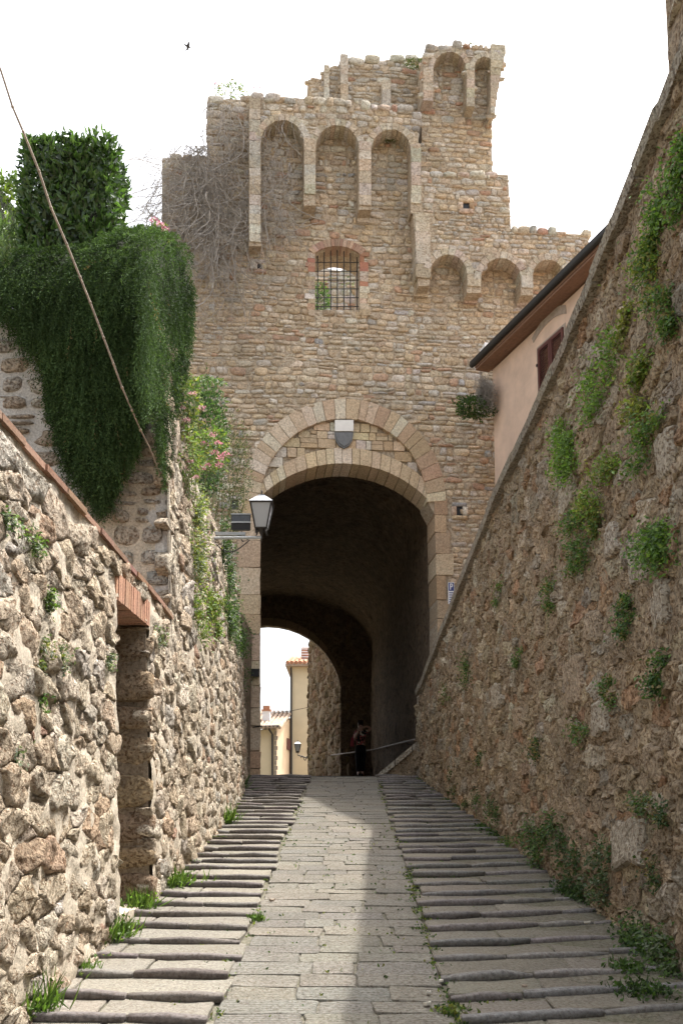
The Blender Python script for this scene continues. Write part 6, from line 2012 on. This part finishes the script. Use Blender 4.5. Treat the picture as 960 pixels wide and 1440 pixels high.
for (px, py, w_, h_, n, cols, lab) in LEFT_PLANTS:
    big = n > 300
    wall_patch('creeper' if big else 'wall_weed', lab, 'plant', -1, px, py, w_, h_, n, SM * (1.1 if big else .8), SW * (1 if big else .7), cols, .12 if big else .06)
RIGHT_PLANTS = [
 (948, 285, 60, 110, 900, G_MID + G_BRIGHT, 'large green pellitory clump highest on the right wall at the picture edge'),
 (918, 392, 46, 90, 620, G_YEL + G_MID, 'yellowing pellitory clump just below the highest one on the right wall'),
 (886, 452, 24, 60, 300, G_YEL, 'small yellow-green tuft left of the yellowing clump on the right wall'),
 (852, 538, 34, 80, 620, G_BRIGHT, 'bright green bushy tuft near the coping of the right wall'),
 (908, 508, 28, 60, 330, G_YEL + G_BRIGHT, 'yellow-green tuft in the middle of the upper right wall'),
 (903, 566, 28, 80, 380, G_YEL, 'long yellowish trailing weed below the middle tuft of the right wall'),
 (950, 448, 26, 90, 420, G_MID, 'dark green trailing weed at the right picture edge'),
 (803, 632, 46, 92, 950, G_BRIGHT, 'biggest bright green clump below the coping of the right wall'),
 (840, 690, 40, 60, 450, G_YEL + G_BRIGHT, 'lime clump down to the right of the biggest bright one'),
 (868, 644, 36, 40, 300, G_BRIGHT + G_YEL, 'short lime tuft right of the biggest bright clump'),
 (908, 634, 44, 46, 380, G_MID + G_BRIGHT, 'wide green tuft halfway up the right wall'),
 (818, 742, 30, 66, 430, G_MID, 'mid green hanging clump under the lime one'),
 (844, 722, 20, 54, 260, G_MID + G_YEL, 'slim clump beside the hanging mid green one'),
 (820, 806, 20, 56, 300, G_MID, 'slim hanging tuft below the cluster of clumps'),
 (706, 834, 14, 22, 120, G_MID, 'small tuft just under the coping opposite the parking sign'),
 (780, 842, 16, 40, 200, G_MID, 'narrow hanging tuft left of centre on the right wall'),
 (885, 862, 34, 54, 300, G_MID + G_DARK, 'loose green tuft at mid height of the right wall'),
 (940, 778, 46, 84, 700, G_BRIGHT + G_MID, 'dense green clump at mid height by the right picture edge'),
 (660, 950, 16, 52, 260, G_MID + G_DARK, 'tall narrow tuft low on the far right wall'),
 (734, 924, 14, 24, 120, G_MID, 'little tuft between the narrow ones on the far right wall'),
 (860, 972, 22, 42, 180, G_MID, 'sparse tuft low in the middle of the right wall'),
 (932, 948, 26, 60, 330, G_MID + G_DARK, 'dark hanging tuft low by the right picture edge'),
 (820, 1040, 16, 40, 150, G_MID, 'thin tuft above the base of the right wall'),
 (760, 1056, 14, 30, 120, G_DARK, 'tiny dark tuft above the base of the right wall'),
 (628, 980, 10, 26, 90, G_MID, 'farthest little tuft near the end of the right wall'),
 (640, 1102, 14, 34, 130, G_DARK, 'small dark tuft at the foot of the far right wall'),
 (678, 1072, 10, 24, 80, G_DARK, 'tiny tuft just above the foot of the far right wall'),
 (914, 1130, 32, 50, 220, G_GREY + G_MID, 'whitish-flowered weed low on the near right wall'),
 (942, 1140, 20, 40, 140, G_DARK, 'dark weed beside the whitish-flowered one'),
 (594, 1104, 22, 18, 160, G_MID, 'green weed at the foot of the cheek wall'),
 (693, 1150, 44, 70, 620, G_DARK + G_MID, 'dark leafy weed at the wall foot beside the far steps'),
 (760, 1192, 46, 84, 800, G_DARK + G_MID, 'bushy dark weed at the wall foot halfway along the right steps'),
 (812, 1222, 52, 100, 1100, G_DARK, 'largest dark bush at the foot of the right wall'),
 (848, 1230, 30, 90, 500, G_GREY + G_DARK, 'greyish bush next to the largest dark one at the wall foot'),
 (905, 1300, 56, 120, 1000, G_DARK + G_MID, 'tall dark bush at the wall foot nearest the camera'),
 (938, 1330, 36, 80, 600, G_MID + G_GREY, 'grey-green bush at the right picture edge by the lowest steps'),
 (930, 1225, 20, 40, 160, G_DARK, 'small dark weed above the nearest bushes'),
 (640, 1138, 40, 14, 200, G_DARK, 'low weed strip at the foot of the far right wall'),
 (730, 1185, 40, 16, 200, G_MID, 'low green strip at the wall foot below the bushy weed'),
]
for (px, py, w_, h_, n, cols, lab) in RIGHT_PLANTS:
    foot = py > 1100
    wall_patch('pellitory', lab, 'plant', 1, px, py, w_, h_, int(n * (1.0 if foot else 1.6)), SM * (.85 if n > 300 else .75), SW * .9, [tuple(min(c * (1.25 if foot else 1.4), .4) for c in q) for q in cols] + [(.20, .17, .08)] * (1 if n < 500 else 0), .11 if n > 300 else .07)

# ---- grass tufts at the foot of the left wall
def tuft(label, px, py, spx, hpx, n, cols=G_BRIGHT, broad=.35):
    g = gr(px, py)
    k = g[1] / F_PX
    th = thing('grass_tuft', tuple(g), label, 'grass')
    n = int(n * 1.1)
    b = np.array(g) + rg.normal(0, 1, (n, 3)) * np.array([spx * k * .58, spx * k * .5, 0])
    b[:, 2] = zr(b[:, 1]) - .01
    d = unit(rg.normal(0, .42, (n, 3)) + np.array([.1, -.05, 1]))
    isb = rg.random(n) < broad
    Lb = hpx * k * rg.uniform(.4, 1.1, n)
    pos = b + np.where(isb[:, None], d * Lb[:, None] * .6, 0)
    leaves('blades', pos, np.where(isb[:, None], rnd_unit(n), d), rnd_unit(n), np.where(isb, .035, Lb), np.where(isb, .02, .009), leafcols(rg, n, cols, .25), M['leaf'], th)
tuft('largest bright grass tuft at the foot of the left wall, nearer than the doorway', 148, 1322, 30, 44, 420)
tuft('bright grass tuft in the bottom left picture corner', 22, 1424, 44, 60, 600)
tuft('grass tuft at the foot of the doorway jamb', 196, 1280, 18, 36, 200)
tuft('rounded weed tuft past the doorway at the wall foot', 250, 1246, 20, 30, 260)
tuft('small bright tuft far along the left wall foot', 318, 1160, 9, 36, 160)
tuft('thin grass tuft between the corner tuft and the step tuft', 100, 1368, 26, 28, 200)
tuft('small tuft at the ramp edge of the left steps', 360, 1294, 9, 14, 90)
tuft('dark tuft where the left wall meets the gate', 333, 1112, 10, 34, 160, G_DARK + G_MID)
tuft('weed tuft at the lower ramp edge of the right steps', 640, 1424, 22, 12, 160, G_MID + G_YEL, .6)
tuft('leafy weed on the lowest right step near the wall', 905, 1395, 34, 20, 260, G_DARK + G_MID, .8)
tuft('leafy weed on a right step under the dark bushes', 880, 1362, 24, 16, 160, G_MID, .8)

# ---- tiny weeds in the joints: one mass
P_, D_ = [], []
def sprig(x, y, z, n, s):
    for _ in range(n):
        P_.append((x + rg.normal(0, s), y + rg.normal(0, s), z)); D_.append((rg.normal(0, .7), rg.normal(0, .7), .6))
for k in range(150):
    y = rg.uniform(4.2, 17) if rg.random() < .5 else rg.uniform(4.2, 9)
    x = RAMP_R + rg.normal(.01, .025)
    sprig(x, y, zrf(y) + .004, rg.integers(3, 14), .02)
for k in range(60):
    y = rg.uniform(4.2, 14); sprig(RAMP_L + rg.normal(-.01, .025), y, zrf(y) + .004, rg.integers(2, 9), .018)
for row in RROWS:
    for _ in range(rg.integers(1, 5)):
        x = rg.uniform(RAMP_R + .05, float(xr(row)) - .05); y = row + (x - RAMP_R) * .24 - .012
        sprig(x, y, zrf(row) - .005, rg.integers(3, 16), .022)
    for _ in range(4):
        x = float(xr(row)) - abs(rg.normal(.0, .10)); y = row + (x - RAMP_R) * .24 + rg.uniform(0, .3)
        sprig(x, y, zrf(row) + .03, rg.integers(4, 18), .03)
for row in LROWS:
    for _ in range(rg.integers(0, 3)):
        x = rg.uniform(float(xl(row)) + .05, RAMP_L - .05); sprig(x, row + (RAMP_L - x) * .1 - .012, zrf(row) - .005, rg.integers(3, 10), .02)
    for _ in range(3):
        x = float(xl(row)) + abs(rg.normal(.02, .07)); sprig(x, row + rg.uniform(0, .3), zrf(row) + .03, rg.integers(3, 14), .03)
for _ in range(130):
    y = rg.uniform(4.2, 12); x = rg.uniform(RAMP_L, RAMP_R); sprig(x, y, zrf(y) + .002, rg.integers(1, 4), .012)
n = len(P_)
o = leaves('joint_weeds', np.array(P_), np.array(D_), rnd_unit(n), .022 * rg.uniform(.6, 1.4, n), .013, leafcols(rg, n, G_MID + G_DARK + G_YEL, .3), M['leaf'])
tag(o, 'tiny weeds and moss in the joints of ramp and steps', 'weeds', kind='stuff')

# ---- fallen scraps and leaves
for px, py, s_, lab, mt in ((601, 1412, .05, 'crumpled pale scrap on the shaded side of the ramp bottom', 'paper'), (602, 1397, .035, 'pale dry leaf just above the crumpled scrap', 'paper'), (620, 1380, .03, 'small pale leaf at the ramp edge above the scraps', 'paper'), (738, 1387, .04, 'dry curled leaf on a shaded right step', 'cane'), (825, 1298, .045, 'pale dry leaf on the right steps near the wall', 'paper'), (382, 1266, .05, 'brown pebble at the ramp edge of the left steps', 'cane')):
    g = gr(px, py, .012)
    s_ *= .5
    n = 7
    V = [(g[0] + s_ * math.cos(6.28 * k / n) * rg.uniform(.6, 1.2), g[1] + s_ * .8 * math.sin(6.28 * k / n) * rg.uniform(.6, 1.2), zrf(g[1]) + .014 + rg.uniform(0, .014)) for k in range(n)]
    V += [(g[0], g[1], zrf(g[1]) + .024)] + [(a, b, c - .012) for a, b, c in V]
    Fc = [(k, (k + 1) % n, n) for k in range(n)] + [(k, n + 1 + k, n + 1 + (k + 1) % n, (k + 1) % n) for k in range(n)] + [tuple(n + 1 + k for k in range(n))[::-1]]
    tag(mesh_obj('pebble' if 'pebble' in lab else ('paper_scrap' if 'scrap' in lab.split(' on')[0] and 'crumpled' in lab else 'fallen_leaf'), V, Fc, M[mt], origin='c', smooth=False), lab, 'pebble' if 'pebble' in lab else 'litter')
